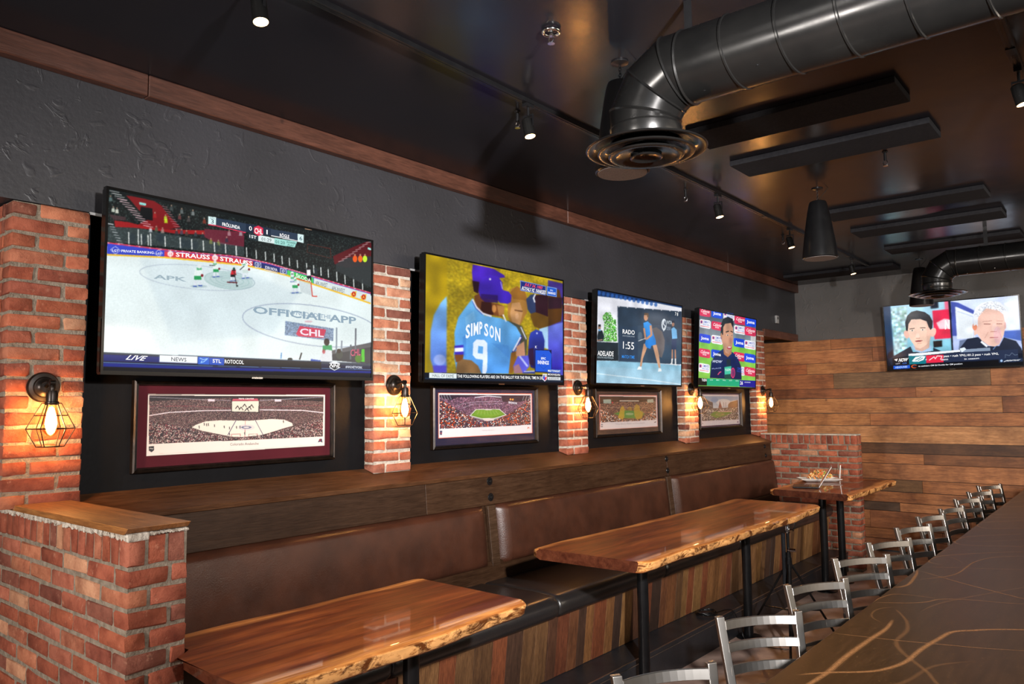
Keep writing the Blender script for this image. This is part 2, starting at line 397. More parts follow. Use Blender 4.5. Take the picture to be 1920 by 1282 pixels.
# ------------------------------------------------------------------ brickwork
BP = ['9a5338','8e4a33','a55e42','84442f','97513a','8a4a38','aa6a4c','6f3d2f','93503a','9c5a44','b58464','7d4a3a','8f4b34','a06248']
def bcol(pale=False):
    if pale: c = rnd.choice(['a5644a','96573f','b07256','8a4c3a','9f6048','b98a6a','8e5946','c09878','74463a','a4614a','9a5a42','b47e62'])
    else: c = rnd.choice(BP)
    c = hx(c); m_ = sum(c)/3
    return (c[0]*.97+m_*.05, c[1]*.95+m_*.05, c[2]*.93+m_*.05, rnd.random())
def courses(z0, n, h=.0552, j=.0125):
    return [(z0+i*(h+j), z0+i*(h+j)+h) for i in range(n)]
def pier(y0, label, pale=True):
    y1 = y0+.305; zb = 1.452; xf = .09; xb = .0 if pale else -.155; y1c = y1 if pale else 1.196
    t = thing('brick_pier', label, 'brick pier', (.045, y0+.152, zb), 0, 'brick piers along the TV wall')
    g = G(); ret = G()
    for k, (a, b) in enumerate(courses(zb+.001, 19)):
        ys = [y0, y0+.098, y1] if k % 2 == 0 else [y0, y0+.207, y1]
        for q in range(2):
            p, r = ys[q]+(.005 if q else 0), ys[q+1]-(.005 if q == 0 else 0)
            g.brick(.002, xf, p, r, a, b, bcol(pale), .007)
        if not pale: ret.brick(-.03, -.005, y0, 1.19, a, b, bcol(), .004); ret.brick(-.16, -.035, y0, 1.19, a, b, bcol(), .006)
    g.v = [(x, y, max(z, 1.4838-(x-.002)*.349)) for x, y, z in g.v]
    g.build('brickwork', 'brick', t, smooth=50)
    G().box(.001, xf-.005, y0+.006, y1-.006, zb+.034, zb+19*.0677-.012).slab([(.001,zb+.034),(xf-.005,zb+.034),(xf-.005,1.456),(.001,1.485)], y0+.006, y1-.006).build('mortar', 'mortar_pale' if pale else 'mortar', t)
    if not pale:
        struct(ret.build('wall_left_brick_return', 'brick', smooth=50)); struct(G().box(-.155, -.003, y0+.006, 1.19, zb, zb+19*.0677-.012).build('wall_left_mortar_return', 'mortar'))
    return t
PY = [1.07, 3.0, 4.985, 7.02, 8.865]
pl = ['brick pier nearest the camera, rising from the capped half wall left of the hockey screen', 'brick pier between the hockey screen and the baseball screen', 'brick pier between the baseball screen and the tennis screen', 'brick pier between the tennis screen and the interview screen', 'brick pier at the far end of the row, right of the interview screen']
for i, y in enumerate(PY): pier(y, pl[i], i > 0)

def halfwall(name, label, x1, y0, y1, ztop, cap, endh, x0=.002, nlow=26, near=True):
    t = thing(name, label, 'half wall', ((x0+x1)/2, (y0+y1)/2, 0))
    g = G(); rl = .095
    zr = ztop-rl
    # rowlock course
    n = int(round((x1-x0)/.0655)); p = (x1-x0)/n
    for i in range(n-1): g.brick(x0+i*p, x0+i*p+p-.009, y0, y0+.09, zr, ztop, bcol(not near), .005)
    m_ = max(2, int(round((y1-y0)/.066))); q = (y1-y0)/m_
    for i in range(m_): g.brick(x1-p*1.0, x1, y0+i*q, y0+(i+1)*q-.009, zr, ztop, bcol(not near), .005)
    z = zr-.0105; k = 0; W = y1-y0
    while z > .02:
        a = max(z-.0552, .003)
        if k % 2 == 0:   # end face shows long brick from the front corner
            g.brick(x1-.095, x1, y0, y0+W*.68, a, z, bcol(not near)); g.brick(x1-.095, x1, y0+W*.68+.01, y1, a, z, bcol(not near))
            x = x1-.107
        else:
            g.brick(x1-.2, x1, y0, y0+W*.33, a, z, bcol(not near)); g.brick(x1-.095, x1, y0+W*.33+.01, y1, a, z, bcol(not near))
            x = x1-.212
        while x > x0+.03:
            b = max(x-.203, x0); g.brick(b, x, y0, y0+.085, a, z, bcol(not near)); x = b-.0125
        z -= .0677; k += 1
    g.build('brickwork', 'brick', t, smooth=50)
    G().box(x0, x1-.005, y0+.0045, y1-.002, 0, ztop-.002).build('mortar', 'mortar', t)
    return t
t = halfwall('brick_half_wall', 'brick half wall in the near left corner with a wooden cap on top', 1.10, 1.135, 1.335, 1.437, True, True, x0=-.16)
t2 = G(); vs = []
t2.slab([(.0925,1.447),(1.085,1.447),(1.10,1.452),(1.122,1.47),(.0925,1.47)], 1.122, 1.335, S('a8713c'))
t2.slab([(-.16,1.447),(.0925,1.447),(.0925,1.47),(-.16,1.47)], 1.122, 1.135, S('a8713c'))
t2.build('cap', attrmat('worn_cap_wood', (1, 12, 12), .5, dark=.5, bumps=.2, knots=False), t, bevel=.002, seg=1)
g = G()
for i in range(112):
    x = -.15+i*.0112; g.brick(x, x+.014, 1.126+rnd.uniform(0,.006), 1.20, 1.436-rnd.uniform(0,.012), 1.448, S('d8d2c8'), .003)
for i in range(17):
    y = 1.13+i*.012; g.brick(1.04, 1.106-rnd.uniform(0,.005), y, y+.014, 1.438, 1.448, S('b8b0a2'), .003)
g.build('mortar_bed', 'mortar_pale', t)
# near half wall continues left, out of frame
h2 = halfwall('brick_half_wall', 'brick half wall at the far end of the banquette, behind the table with the plate', 1.175, 8.93, 9.105, 1.475, True, True, x0=.092, near=True)
G().box(.092, 1.172, 8.932, 9.105, 1.475, 1.492).build('cap', 'mortar_pale', h2, bevel=.004, seg=2)

# ------------------------------------------------------------------ banquette
Y0, Y1 = 1.338, 8.90
ban = thing('banquette', 'long wall banquette with brown leather backrests, black seat pads and a planked front', 'banquette', (.4, 5.1, 0))
dk = lambda: S(rnd.choice([(.058,.029,.015),(.048,.024,.013),(.066,.033,.017)]))
g = G()
g.slab([(.002,1.44),(.002,1.482),(.19,1.416),(.235,1.400),(.232,1.375),(.002,1.40)], Y0, Y1, S((.105,.047,.021)))
g.slab([(.002,1.44),(.002,1.482),(.088,1.452),(.088,1.44)], Y0, Y1, S((.105,.047,.021)))
g.build('sill', 'wood_y', ban, bevel=.003, seg=1)
g = G(); ys = [Y0, 3.30, 6.36, Y1]
for i in range(3): g.slab([(.188,1.41),(.218,1.395),(.235,1.19),(.10,1.19),(.10,1.40)], ys[i]+.001, ys[i+1]-.001, dk())
g.slab([(.10,.70),(.10,1.19),(.215,1.19),(.262,.80),(.29,.70)], Y0, Y1, dk())
for yc in (3.885, 6.35):
    g.slab([(.218,1.19),(.245,1.188),(.287,.80),(.262,.80)], yc-.035, yc+.045, S((.085,.048,.028)))
g.slab([(.262,.83),(.287,.80),(.30,.70),(.27,.70)], Y0, Y1, dk())
g.build('back_frame', 'wood_y', ban, bevel=.004, seg=2)
# leather backrests, slightly crowned
def crown(y0, y1, name, par):
    nx, nz = 40, 14; vs = []; fs = []
    r = .03
    for i in range(nx+1):
        for j in range(nz+1):
            a = i/nx; b = j/nz
            ty = (1-math.cos(a*PI))/2*.35+a*.65; tz = (1-math.cos(b*PI))/2*.5+b*.5
            y = y0+(y1-y0)*ty; z = .80+.39*tz
            dy = min(ty, 1-ty)*(y1-y0); dz = min(tz, 1-tz)*.39
            e = lambda d: 1 if d > r else math.sqrt(max(0, 1-(1-d/r)**2))
            bul = .05*min(e(dy), e(dz)) * (1) + .012*math.sin(PI*tz)*min(1, dy/.15)
            base = .262-(z-.80)*.110
            vs.append((base+bul, y, z))
    for i in range(nx):
        for j in range(nz):
            q = i*(nz+1)+j; fs.append((q, q+nz+1, q+nz+2, q+1))
    g = G(); g.add(vs, fs)
    return g.build(name, 'leather', par, smooth=75)
for a, b in ((Y0+.005, 3.815), (3.955, 6.285), (6.42, Y1-.005)): crown(a, b, 'backrest', ban)
# seat pads
ys = [Y0+.002, 2.44, 3.75, 5.06, 6.37, 7.68, Y1-.002]
for i in range(6):
    pr = []
    for k in range(13):
        th = PI/2-k/12*PI*1.02; pr.append((.845+.062*math.cos(th), .648+.068*math.sin(th)))
    pr += [(.80,.582),(.285,.582),(.285,.712),(.5,.724),(.7,.724)]
    n = len(pr); vs = []; L = ys[i+1]-ys[i]; secs = [0,.004,.012,.03,.08]; secs = secs+[L/2]+[L-s for s in secs[::-1]]
    for s_ in secs:
        d = min(s_, L-s_); sh = 0 if d > .03 else .018*(1-math.sqrt(max(0,1-(1-d/.03)**2)))
        cx_, cz_ = .58, .64
        for x, z in pr:
            xx = x-(sh if x > .7 else 0)*(x-.58)/.3; zz = z-(sh if z > .66 else 0)+(sh if z < .6 else 0)
            vs.append((xx, ys[i]+s_, zz))
    fs = [tuple(range(n)), tuple((len(secs)-1)*n+k for k in range(n))]
    for s_ in range(len(secs)-1):
        for k in range(n): fs.append((s_*n+k, s_*n+(k+1)%n, (s_+1)*n+(k+1)%n, (s_+1)*n+k))
    g = G(); g.add(vs, fs); g.build('seat_pad', 'vinyl', ban, smooth=45)
# planked front
g = G(); y = Y0
FP = ['75492c','82532f','5c3a26','86603a','3f2c22','733f26','8f6238','634529','84492a','4f3627','906a3e','6a3a26','735232']
while y < Y1-.01:
    wd = rnd.choice((.09,.10,.12,.14,.14,.15)); y1 = min(y+wd, Y1); d = rnd.uniform(0,.006)
    g.slab([(.80,.585),(.855+d,.585),(.815+d,.221),(.76,.221)], y+.001, y1-.001, S(rnd.choice(FP)))
    y = y1
g.build('front_boards', 'wood_z', ban, bevel=.0015, seg=1)
G().box(.10,.78,Y0+.01,Y1-.01,.23,.58).build('base_box', 'black_wall', ban)
for yc in (3.895, 6.362, 8.72, 1.42):
    for zc, xc in ((1.345,.223),(1.24,.232)):
        g = G().lathe([(0,.014),(.011,.012),(.013,.006),(.013,0)], (xc,yc,zc), 'x', 10).lathe([(.013,.004),(.026,.003),(.028,0)], (xc,yc,zc), 'x', 16)
        g.build('bolt', 'black_metal', ban, smooth=40)
ft = thing('footrest_step', 'long black footrest step with metal edging below the banquette', 'step', (.8, 5.1, 0))
G().box(.70, 1.035, Y0, Y1, .0, .19).build('riser', 'black_step', ft)
g = G().box(.70, 1.04, Y0, Y1, .191, .219); g.build('tread', 'black_step', ft, bevel=.003, seg=2)
g = G().box(1.040, 1.045, Y0, Y1, .186, .1905).box(1.038,1.0455,Y0,Y1,.2195,.2225)
g.build('metal_edging', 'steel', ft)

# ------------------------------------------------------------------ live edge tables
def table(label, xl, xr, y0, y1, nearfn, legs, seed, zt=1.035, th=.06, farfn=None, heart=(.29,.068,.013), sap=(1.0,.46,.13), darkend=True):
    t = thing('live_edge_table', label, 'table', ((xl+xr)/2, (y0+y1)/2, 0), 0, 'live edge tables along the banquette')
    R = random.Random(seed); ph = [R.uniform(0, 6.28) for _ in range(12)]
    def wob(y, k): return .012*math.sin(2.1*y+ph[k])+.008*math.sin(5.3*y+ph[k+1])+.004*math.sin(13*y+ph[k+2])
    nu, nv = 150, 40; vs = []; cols = []; fs = []
    def nz(a, b, k): return (math.sin(a*3.1+ph[k])+math.sin(b*2.3+a*1.7+ph[k+1])+math.sin(a*7.9-b*1.1+ph[k+2])*.5)/2.5
    ring = []
    # across profile: bottom-left .. side-left .. top .. side-right .. bottom-right
    prof = [('b', .06), ('s', 0), ('s', .35), ('s', .75), ('r', 0)]
    rows_ = []
    for i in range(nu+1):
        u = i/nu; row = []
        def P(v, z, out, c, al=0.0):
            ya = y0+nearfn(v); yb = y1+(farfn(v) if farfn else 0)
            y = ya+(yb-ya)*u
            x = xl+wob(y,0) + (xr+wob(y,3)-xl-wob(y,0))*v + out
            # rounded corner in plan
            e = min(u, 1-u)*(yb-ya); rc = .05
            if e < rc:
                k = (1-math.sqrt(max(0, 1-(1-e/rc)**2)))*rc*.8
                if v < .1: x += k*(1-v/.1)
                if v > .9: x -= k*(v-.9)/.1
            vs.append((x, y, z)); cols.append((*c, al)); row.append(len(vs)-1)
        yy = y0+(y1-y0)*u
        bark = lambda q: tuple(np.clip(np.array((.66,.33,.115))*(1+.15*nz(yy*4, q*2, 0)), 0, 1))
        z0 = zt-th
        P(0, z0, .012, heart)
        for q in (.2,.5,.8): P(0, z0+th*q, -.008+.006*nz(yy*9, q*9, 6), bark(q), 1.0)
        for j in range(nv+1):
            v = j/nv
            e = min(v, 1-v); sw = .10+.035*nz(yy*2.2, 0, 2 if v < .5 else 7)
            k = min(1, max(0, (e-sw*.75)/(sw*.35)))
            s_ = .5+.5*math.sin(v*34+2.2*math.sin(yy*1.4+ph[3])+1.2*math.sin(yy*3.1+v*6))
            hc = np.array(heart)*(1-.35*s_)+np.array((.55,.18,.035))*.55*s_*(.5+.5*nz(yy*1.2, v*5, 8))
            c = np.array(sap)*(1-k)+hc*k
            P(v, zt-(.006 if j in (0, nv) else 0), 0 if 0 < j < nv else (.003 if j == 0 else -.003), tuple(np.clip(c,0,1)))
        for q in (.8,.5,.2): P(1, z0+th*q, .006-.016*(1-q)+.006*nz(yy*9+4, q*9, 6), bark(q+2), 1.0)
        P(1, z0, -.022, heart)
        rows_.append(row)
    n = len(rows_[0])
    for i in range(nu):
        for j in range(n):
            k = (j+1) % n
            fs.append((rows_[i][j], rows_[i][k], rows_[i+1][k], rows_[i+1][j]))
    # end caps: own vertices in darker end grain
    for i in (0, nu):
        base = len(vs)
        for q in rows_[i]: vs.append(vs[q]); cols.append((.13,.04,.018,.0) if darkend else (.3,.14,.05,.0))
        mids = list(range(base, base+n)); fs.append(tuple(mids if i else mids[::-1]))
    me = bpy.data.meshes.new('tabletop'); off = np.array(t.location)
    me.from_pydata((np.array(vs)-off).tolist(), [], fs)
    a = me.color_attributes.new('Col', 'FLOAT_COLOR', 'POINT'); a.data.foreach_set('color', np.array(cols, dtype=np.float32).ravel())
    bm = bmesh.new(); bm.from_mesh(me); bmesh.ops.recalc_face_normals(bm, faces=bm.faces); bm.to_mesh(me); bm.free()
    me.polygons.foreach_set('use_smooth', [True]*len(me.polygons)); me.set_sharp_from_angle(angle=math.radians(50))
    me.materials.append(M['slab']); o = bpy.data.objects.new('tabletop', me); C.objects.link(o); o.parent = t
    for lx, ly in legs:
        lg = G().lathe([(0,.02),(.036,.02),(.036,zt-th-.006),(0,zt-th-.006)], (lx,ly,0), 'z', 24); lo = lg.build('leg', 'black_metal', t, smooth=40)
        G().lathe([(0,.0),(.10,.0),(.10,.008),(.085,.016),(.05,.024),(0,.026)], (lx,ly,0), 'z', 32).build('base_plate', 'black_metal', t, smooth=40)
        G().box(lx-.09, lx+.09, ly-.09, ly+.09, zt-th-.008, zt-th-.001).build('mounting_plate', 'black_metal', t)
    return t
T1 = table('nearest live edge table, beside the capped brick half wall', .915, 1.625, 1.348, 2.575, lambda v: -.075*min(1, max(0, (v-.28)/.08)), [(1.12,1.62),(1.12,2.35)], 3, farfn=lambda v: -.02*v)
T2 = table('middle and longest live edge table, with the light stand beneath its far corner', .90, 1.63, 3.50, 6.32, lambda v: .02*v, [(1.12,4.34),(1.12,5.97)], 11, farfn=lambda v: -.02*v)
T3 = table('farthest live edge table, holding the plate and laptop in front of the far half wall', .84, 1.62, 7.20, 8.70, lambda v: -.08*v, [(1.12,7.87),(1.14,8.36)], 23, farfn=lambda v: 0)

# ------------------------------------------------------------------ things on the far table
ZT = 1.036
t = thing('serving_plate', 'white rectangular plate of food at the back of the farthest table', 'plate', (1.0, 8.17, ZT))
pl_ = [(-.20,-.12),(.20,-.12),(.20,.12),(-.20,.12)]
def rot(p, a): return (p[0]*math.cos(a)-p[1]*math.sin(a), p[0]*math.sin(a)+p[1]*math.cos(a))
g = G(); vs = []
for s_, z in ((.62,.004),(.70,.004),(1.0,.026),(1.0,.031),(.68,.011),(0.0001,.011)):
    for p in pl_:
        q = rot((p[0]*s_, p[1]*s_), .55); vs.append((1.0+q[0], 8.17+q[1], ZT+z))
fs = [(3,2,1,0)]
for i in range(5):
    for j in range(4): fs.append((i*4+j, i*4+(j+1)%4, (i+1)*4+(j+1)%4, (i+1)*4+j))
g.add(vs, fs); g.build('dish', 'paper', t, bevel=.003, seg=2)
fd = thing('nacho_heap', 'heap of golden nachos with red and green toppings on the white plate', 'food', (1.01, 8.17, ZT+.012))
fg = G(); R = random.Random(5)
for i in range(260):
    a = R.uniform(0,6.28); r = .12*math.sqrt(R.random()); h = .085*(1-(r/.125)**2)*R.uniform(.5,1)
    x = 1.01+r*math.cos(a); y = 8.17+r*math.sin(a)*.75; z = ZT+.040+h*.8; s_ = R.uniform(.008,.026)
    nv = [Vector((R.gauss(0,1),R.gauss(0,1),R.gauss(0,1))).normalized() for _ in range(3)]
    p = Vector((x,y,z)); tri = [p+n*s_ for n in nv]; up = Vector((0,0,.004))
    c = R.choice(['e0a050','d98a3a','e8c080','c8602e','efe0b8','7a9040','d0783a','f0d8a0'])
    fg.add(tri+[q+up for q in tri], [(0,1,2),(5,4,3),(0,3,4,1),(1,4,5,2),(2,5,3,0)], S(c))
fg.build('chips', 'food', fd)
lp = thing('laptop', 'open slim laptop with silver lid in front of the plate on the farthest table', 'laptop', (1.10, 7.52, ZT))
G().box(.97, 1.20, 7.40, 7.66, ZT+.0005, ZT+.014).build('keyboard_base', 'black_metal', lp, bevel=.004, seg=2)
g = G()
for i in range(5):
    for j in range(11): g.box(1.07+i*.022, 1.07+i*.022+.018, 7.415+j*.021, 7.415+j*.021+.018, ZT+.0142, ZT+.0158)
g.build('keys', 'tvblack', lp)
G().slab([(1.20,ZT+.012),(1.206,ZT+.009),(1.324,ZT+.205),(1.318,ZT+.208)], 7.40, 7.66).build('lid', 'silver', lp, bevel=.002, seg=2)
lp.rotation_euler = (0,0,.31)
gl = thing('drinking_glass', 'clear drinking glass with a straw behind the laptop, right of the plate', 'glass', (1.13, 8.44, ZT))
G().lathe([(0,.001),(.030,.001),(.038,.125),(.0355,.125),(.028,.008),(0,.008)], (1.13,8.44,ZT), 'z', 24).build('tumbler', M['glass'], gl, smooth=40)
G().tube([(1.125,8.44,ZT+.012),(1.135,8.45,ZT+.15)], .005, 8).build('straw', 'paper', gl, smooth=40)

# ------------------------------------------------------------------ light stand and cable under the middle table
ls = thing('light_stand', 'black tripod light stand standing under the far corner of the middle table', 'tripod', (1.50, 5.86, 0))
cx_, cy_ = 1.50, 5.86
G().lathe([(0,.10),(.018,.10),(.018,.72),(.012,.72),(.012,.93),(0,.93)], (cx_,cy_,0), 'z', 12).build('column', 'black_metal', ls, smooth=40)
g = G().lathe([(0,.60),(.022,.60),(.024,.64),(.022,.68),(0,.68)], (cx_,cy_,0), 'z', 12); g.build('collar', 'black_metal', ls, smooth=40); G().lathe([(0,.27),(.018,.27),(.018,.31),(0,.31)], (cx_,cy_,0), 'z', 12).build('lower_collar', 'black_metal', ls, smooth=40)
g = G().lathe([(0,.86),(.02,.865),(.02,.90),(.012,.935),(0,.94)], (cx_,cy_,0), 'z', 12); g.tube([(cx_,cy_,.885),(cx_+.05,cy_-.02,.89)], .008, 8); g.build('head_clamp', 'chrome', ls, smooth=40)
G().lathe([(0,-.03),(.012,-.03),(.014,0),(.012,.03),(0,.03)], (cx_+.03,cy_-.01,.74), 'x', 12).build('locking_knob', 'chrome', ls, smooth=40)
G().tube([(cx_-.035,cy_,.42),(cx_-.035,cy_,.86)], .016, 12).build('foam_sleeve', 'panel', ls, smooth=40)
G().tube([(cx_-.035,cy_,.70),(cx_,cy_,.70)], .006, 8).build('sleeve_clip', 'black_metal', ls, smooth=40)
for a in (-1.25, .9, 2.85):
    dx, dy = math.cos(a), math.sin(a)
    leg = G().tube([(cx_+dx*.02,cy_+dy*.02,.63),(cx_+dx*.42,cy_+dy*.42,.012)], .009, 8).build('leg', 'black_metal', ls, smooth=40)
    G().tube([(cx_+dx*.015,cy_+dy*.015,.29),(cx_+dx*.25,cy_+dy*.25,.275)], .005, 8).build('brace', 'black_metal', ls, smooth=40)
g = G(); pts = []
for i in range(90):
    a = i*.42; r = .085+.012*math.sin(i*.9); pts.append((.93+r*math.cos(a)*.8, 5.62+r*math.sin(a), .228+.0002*i+.004*math.sin(i*.37)))
g.tube(catmull(pts, 3), .0035, 6)
g.tube(catmull([(1.0,5.66,.24),(1.06,5.80,.235),(1.10,5.86,.10),(1.15,5.85,.006),(1.35,5.80,.006),(1.48,5.84,.006)], 6), .0035, 6)
tag(g.build('power_cable', 'black_metal', smooth=60), 'coiled black cable lying on the black footrest step beside the light stand', 'cable')

# ------------------------------------------------------------------ wall sconces
def make_sconce(label):
    t = thing('wall_sconce', label, 'wall lamp', (0,0,0), 0, 'cage sconces on the brick piers')
    G().lathe([(0,.034),(.022,.034),(.028,.026),(.040,.022),(.044,.014),(.058,.012),(.064,.004),(.064,0)], (0,0,0), 'x', 32).build('back_plate', 'bronze', t, smooth=40)
    g = G().tube(catmull([(.02,0,0),(.05,0,.012),(.085,0,.016),(.100,0,-.002),(.100,0,-.02)], 6), .009, 10)
    g.lathe([(0,.012),(.013,.010),(.013,-.010),(0,-.012)], (.095,0,.016), 'y', 12); g.build('arm', 'bronze', t, smooth=50)
    G().lathe([(0,-.015),(.018,-.016),(.022,-.03),(.022,-.06),(.026,-.062),(.026,-.075),(0,-.075)], (.100,0,0), 'z', 20).build('socket', 'bronze', t, smooth=40)
    g = G()
    rings = [(.035,-.068),(.058,-.118),(.088,-.172),(.050,-.245)]
    P_ = [[(.100+r*math.cos(k*PI/3+.3), r*math.sin(k*PI/3+.3), z) for k in range(6)] for r, z in rings]
    for row in P_:
        for k in range(6): g.tube([row[k], row[(k+1)%6]], .0022, 6)
    for k in range(6):
        for i in (0, 2): g.tube([P_[0][k], P_[2][k]] if i == 0 else [P_[2][k], P_[3][k]], .0022, 6)
    g.build('cage', 'bronze', t)
    b = G().lathe([(.013,-.070),(.016,-.085),(.027,-.125),(.032,-.155),(.029,-.18),(.016,-.198),(0,-.203)], (.100,0,0), 'z', 20).build('bulb', 'bulbglass', t, smooth=60)
    fl = G().lathe([(0,-.084),(.009,-.088),(.019,-.125),(.022,-.152),(.016,-.177),(0,-.185)], (.100,0,0), 'z', 12).build('filament', 'filament', b, smooth=60, world=False)
    return t
sl = ['cage wall sconce nearest the camera, on the pier left of the hockey screen','cage wall sconce on the pier between the hockey and baseball screens','cage wall sconce on the pier between the baseball and tennis screens','cage wall sconce on the pier between the tennis and interview screens','cage wall sconce on the farthest pier, beside the board-clad end wall']
sy = [1.212, 3.16, 5.14, 7.155, 9.05]; sz = [1.95, 1.985, 1.99, 1.995, 1.993]
s0 = make_sconce(sl[0])
for i in range(5):
    if i == 0: s0.location = (.091, sy[0], sz[0])
    else: dup(s0, (.091, sy[i], sz[i]), 0, sl[i], 'cage sconces on the brick piers')

# ------------------------------------------------------------------ pictures: colour fields on fine grids
def homography(quad):
    dst = [(0,0),(1,0),(1,1),(0,1)]; A = []; b = []
    for (x,y),(u,v) in zip(quad, dst):
        A.append([x,y,1,0,0,0,-u*x,-u*y]); b.append(u); A.append([0,0,0,x,y,1,-v*x,-v*y]); b.append(v)
    h = np.linalg.solve(np.array(A,float), np.array(b,float)); return np.append(h,1).reshape(3,3)
def crop(ox, oy, s): return lambda x, y: (ox+x/s, oy+y/s)
class Pic:
    def __init__(s, w, h, quad, bg, seed=1):
        s.w, s.h = w, h; s.H = homography(quad); s.a = np.empty((h,w,3)); s.a[:] = s.col(bg); s.r = np.random.RandomState(seed); s.cr = None; s.tx = []
    def col(s, c): return np.array([int(c[i:i+2],16)/255 for i in (0,2,4)]) if isinstance(c, str) else np.array(c, float)
    def uv(s, p):
        if s.cr: p = s.cr(*p)
        q = s.H @ np.array([p[0],p[1],1.0]); return q[:2]/q[2]
    def mask(s, pts):
        P = np.array([s.uv(p) for p in pts])*[s.w-1, s.h-1]
        x0, y0 = np.maximum(np.floor(P.min(0)).astype(int)-1, 0); x1, y1 = np.ceil(P.max(0)).astype(int)+2
        x1 = min(x1, s.w); y1 = min(y1, s.h)
        if x1 <= x0 or y1 <= y0: return None
        acc = np.zeros((y1-y0, x1-x0))
        for dx, dy in ((-.25,-.25),(.25,-.25),(-.25,.25),(.25,.25)):
            X, Y = np.meshgrid(np.arange(x0,x1)+dx, np.arange(y0,y1)+dy); ins = np.zeros(X.shape, bool)
            for i in range(len(P)):
                ax, ay = P[i]; bx, by = P[i-1]
                if ay == by: continue
                ins ^= ((ay > Y) != (by > Y)) & (X < (bx-ax)*(Y-ay)/(by-ay)+ax)
            acc += ins*.25
        return (slice(y0,y1), slice(x0,x1)), acc
    def poly(s, pts, c, a=1.0, c2=None):
        r = s.mask(pts)
        if r is None: return
        sl, m = r; m = (m*a)[..., None]; c = s.col(c)
        if c2 is not None:
            t = np.linspace(0,1,m.shape[0])[:,None,None]; c = c*(1-t)+s.col(c2)*t
        s.a[sl] = s.a[sl]*(1-m)+c*m
    def ell(s, cx, cy, rx, ry, c, a=1.0, rot=0, c2=None):
        ca, sa = math.cos(rot), math.sin(rot)
        s.poly([(cx+rx*math.cos(t)*ca-ry*math.sin(t)*sa, cy+rx*math.cos(t)*sa+ry*math.sin(t)*ca) for t in np.linspace(0,2*PI,28,endpoint=False)], c, a, c2)
    def line(s, pts, wd, c, a=1.0):
        for p, q in zip(pts[:-1], pts[1:]):
            d = np.array(q,float)-p; L = np.hypot(*d)
            if L == 0: continue
            n = np.array([-d[1],d[0]])/L*wd/2; e = d/L*wd*.2
            s.poly([tuple(np.array(p)+n-e), tuple(np.array(q)+n+e), tuple(np.array(q)-n+e), tuple(np.array(p)-n-e)], c, a)
    def speck(s, pts, pal, a=1.0, cell=1, dens=1.0):
        r = s.mask(pts)
        if r is None: return
        sl, m = r; hh, ww = m.shape; cp = np.array([s.col(c) for c in pal])
        k = s.r.randint(0, len(pal), (hh//cell+1, ww//cell+1)); im = cp[k]*s.r.uniform(.65,1.35,(hh//cell+1, ww//cell+1,1)); im = np.repeat(np.repeat(im,cell,0),cell,1)[:hh,:ww]
        dm = np.repeat(np.repeat(s.r.rand(hh//cell+1, ww//cell+1)<dens,cell,0),cell,1)[:hh,:ww]
        m = (m*a*dm)[...,None]; s.a[sl] = s.a[sl]*(1-m)+im*m
    def blur(s, n=1, sl=None):
        for _ in range(n):
            p = np.pad(s.a, ((1,1),(1,1),(0,0)), 'edge')
            s.a = (p[:-2,1:-1]+p[2:,1:-1]+p[1:-1,:-2]+p[1:-1,2:]+4*p[1:-1,1:-1])/8
    def soften(s, n=1, amt=.12):
        k = s.r.rand(12, 18); t = np.linspace(0, 11, s.h); u = np.linspace(0, 17, s.w)
        i = np.minimum(t.astype(int), 10); j = np.minimum(u.astype(int), 16); ft = (t-i)[:,None]; fu = (u-j)[None,:]
        f = lambda q: q*q*(3-2*q); ft, fu = f(ft), f(fu)
        lum = (k[i][:,j]*(1-ft)*(1-fu)+k[i+1][:,j]*ft*(1-fu)+k[i][:,j+1]*(1-ft)*fu+k[i+1][:,j+1]*ft*fu)
        s.a *= (1+amt*(lum-.5)*2)[...,None]; s.a *= s.r.uniform(.96,1.04,(s.h,s.w,1)); s.blur(n)
    def text(s, t, p0, p1, hgt, c, shear=0, bold=0, lift=None):
        a = s.uv(p0); b = s.uv(p1); h0 = s.uv((p0[0], p0[1]-hgt)); h1 = s.uv((p1[0], p1[1]-(lift or hgt)))
        s.tx.append((t, a, b, h0-a, h1-b, s.col(c), shear, bold))
_tm = {}
def textmesh(t, bold):
    k = (t, bold)
    if k not in _tm:
        cu = bpy.data.curves.new('lettering', 'FONT'); cu.body = t; cu.offset = bold*.45; cu.resolution_u = 2
        o = bpy.data.objects.new('lettering', cu); C.objects.link(o)
        dg = bpy.context.evaluated_depsgraph_get(); dg.update()
        me = bpy.data.meshes.new_from_object(o.evaluated_get(dg))
        v = np.array([x.co[:2] for x in me.vertices]) if len(me.vertices) else np.zeros((0,2)); f = [tuple(p.vertices) for p in me.polygons]
        bpy.data.objects.remove(o); bpy.data.curves.remove(cu); bpy.data.meshes.remove(me)
        if len(v):
            v[:,0] = (v[:,0]-v[:,0].min())/max(1e-6, np.ptp(v[:,0]))
            base = 0 if any(ch.isalnum() for ch in t) else v[:,1].min()
            top = max(v[:,1].max(), .01); v[:,1] = (v[:,1]-base)/(top-base)
        _tm[k] = (v, f)
    return _tm[k]
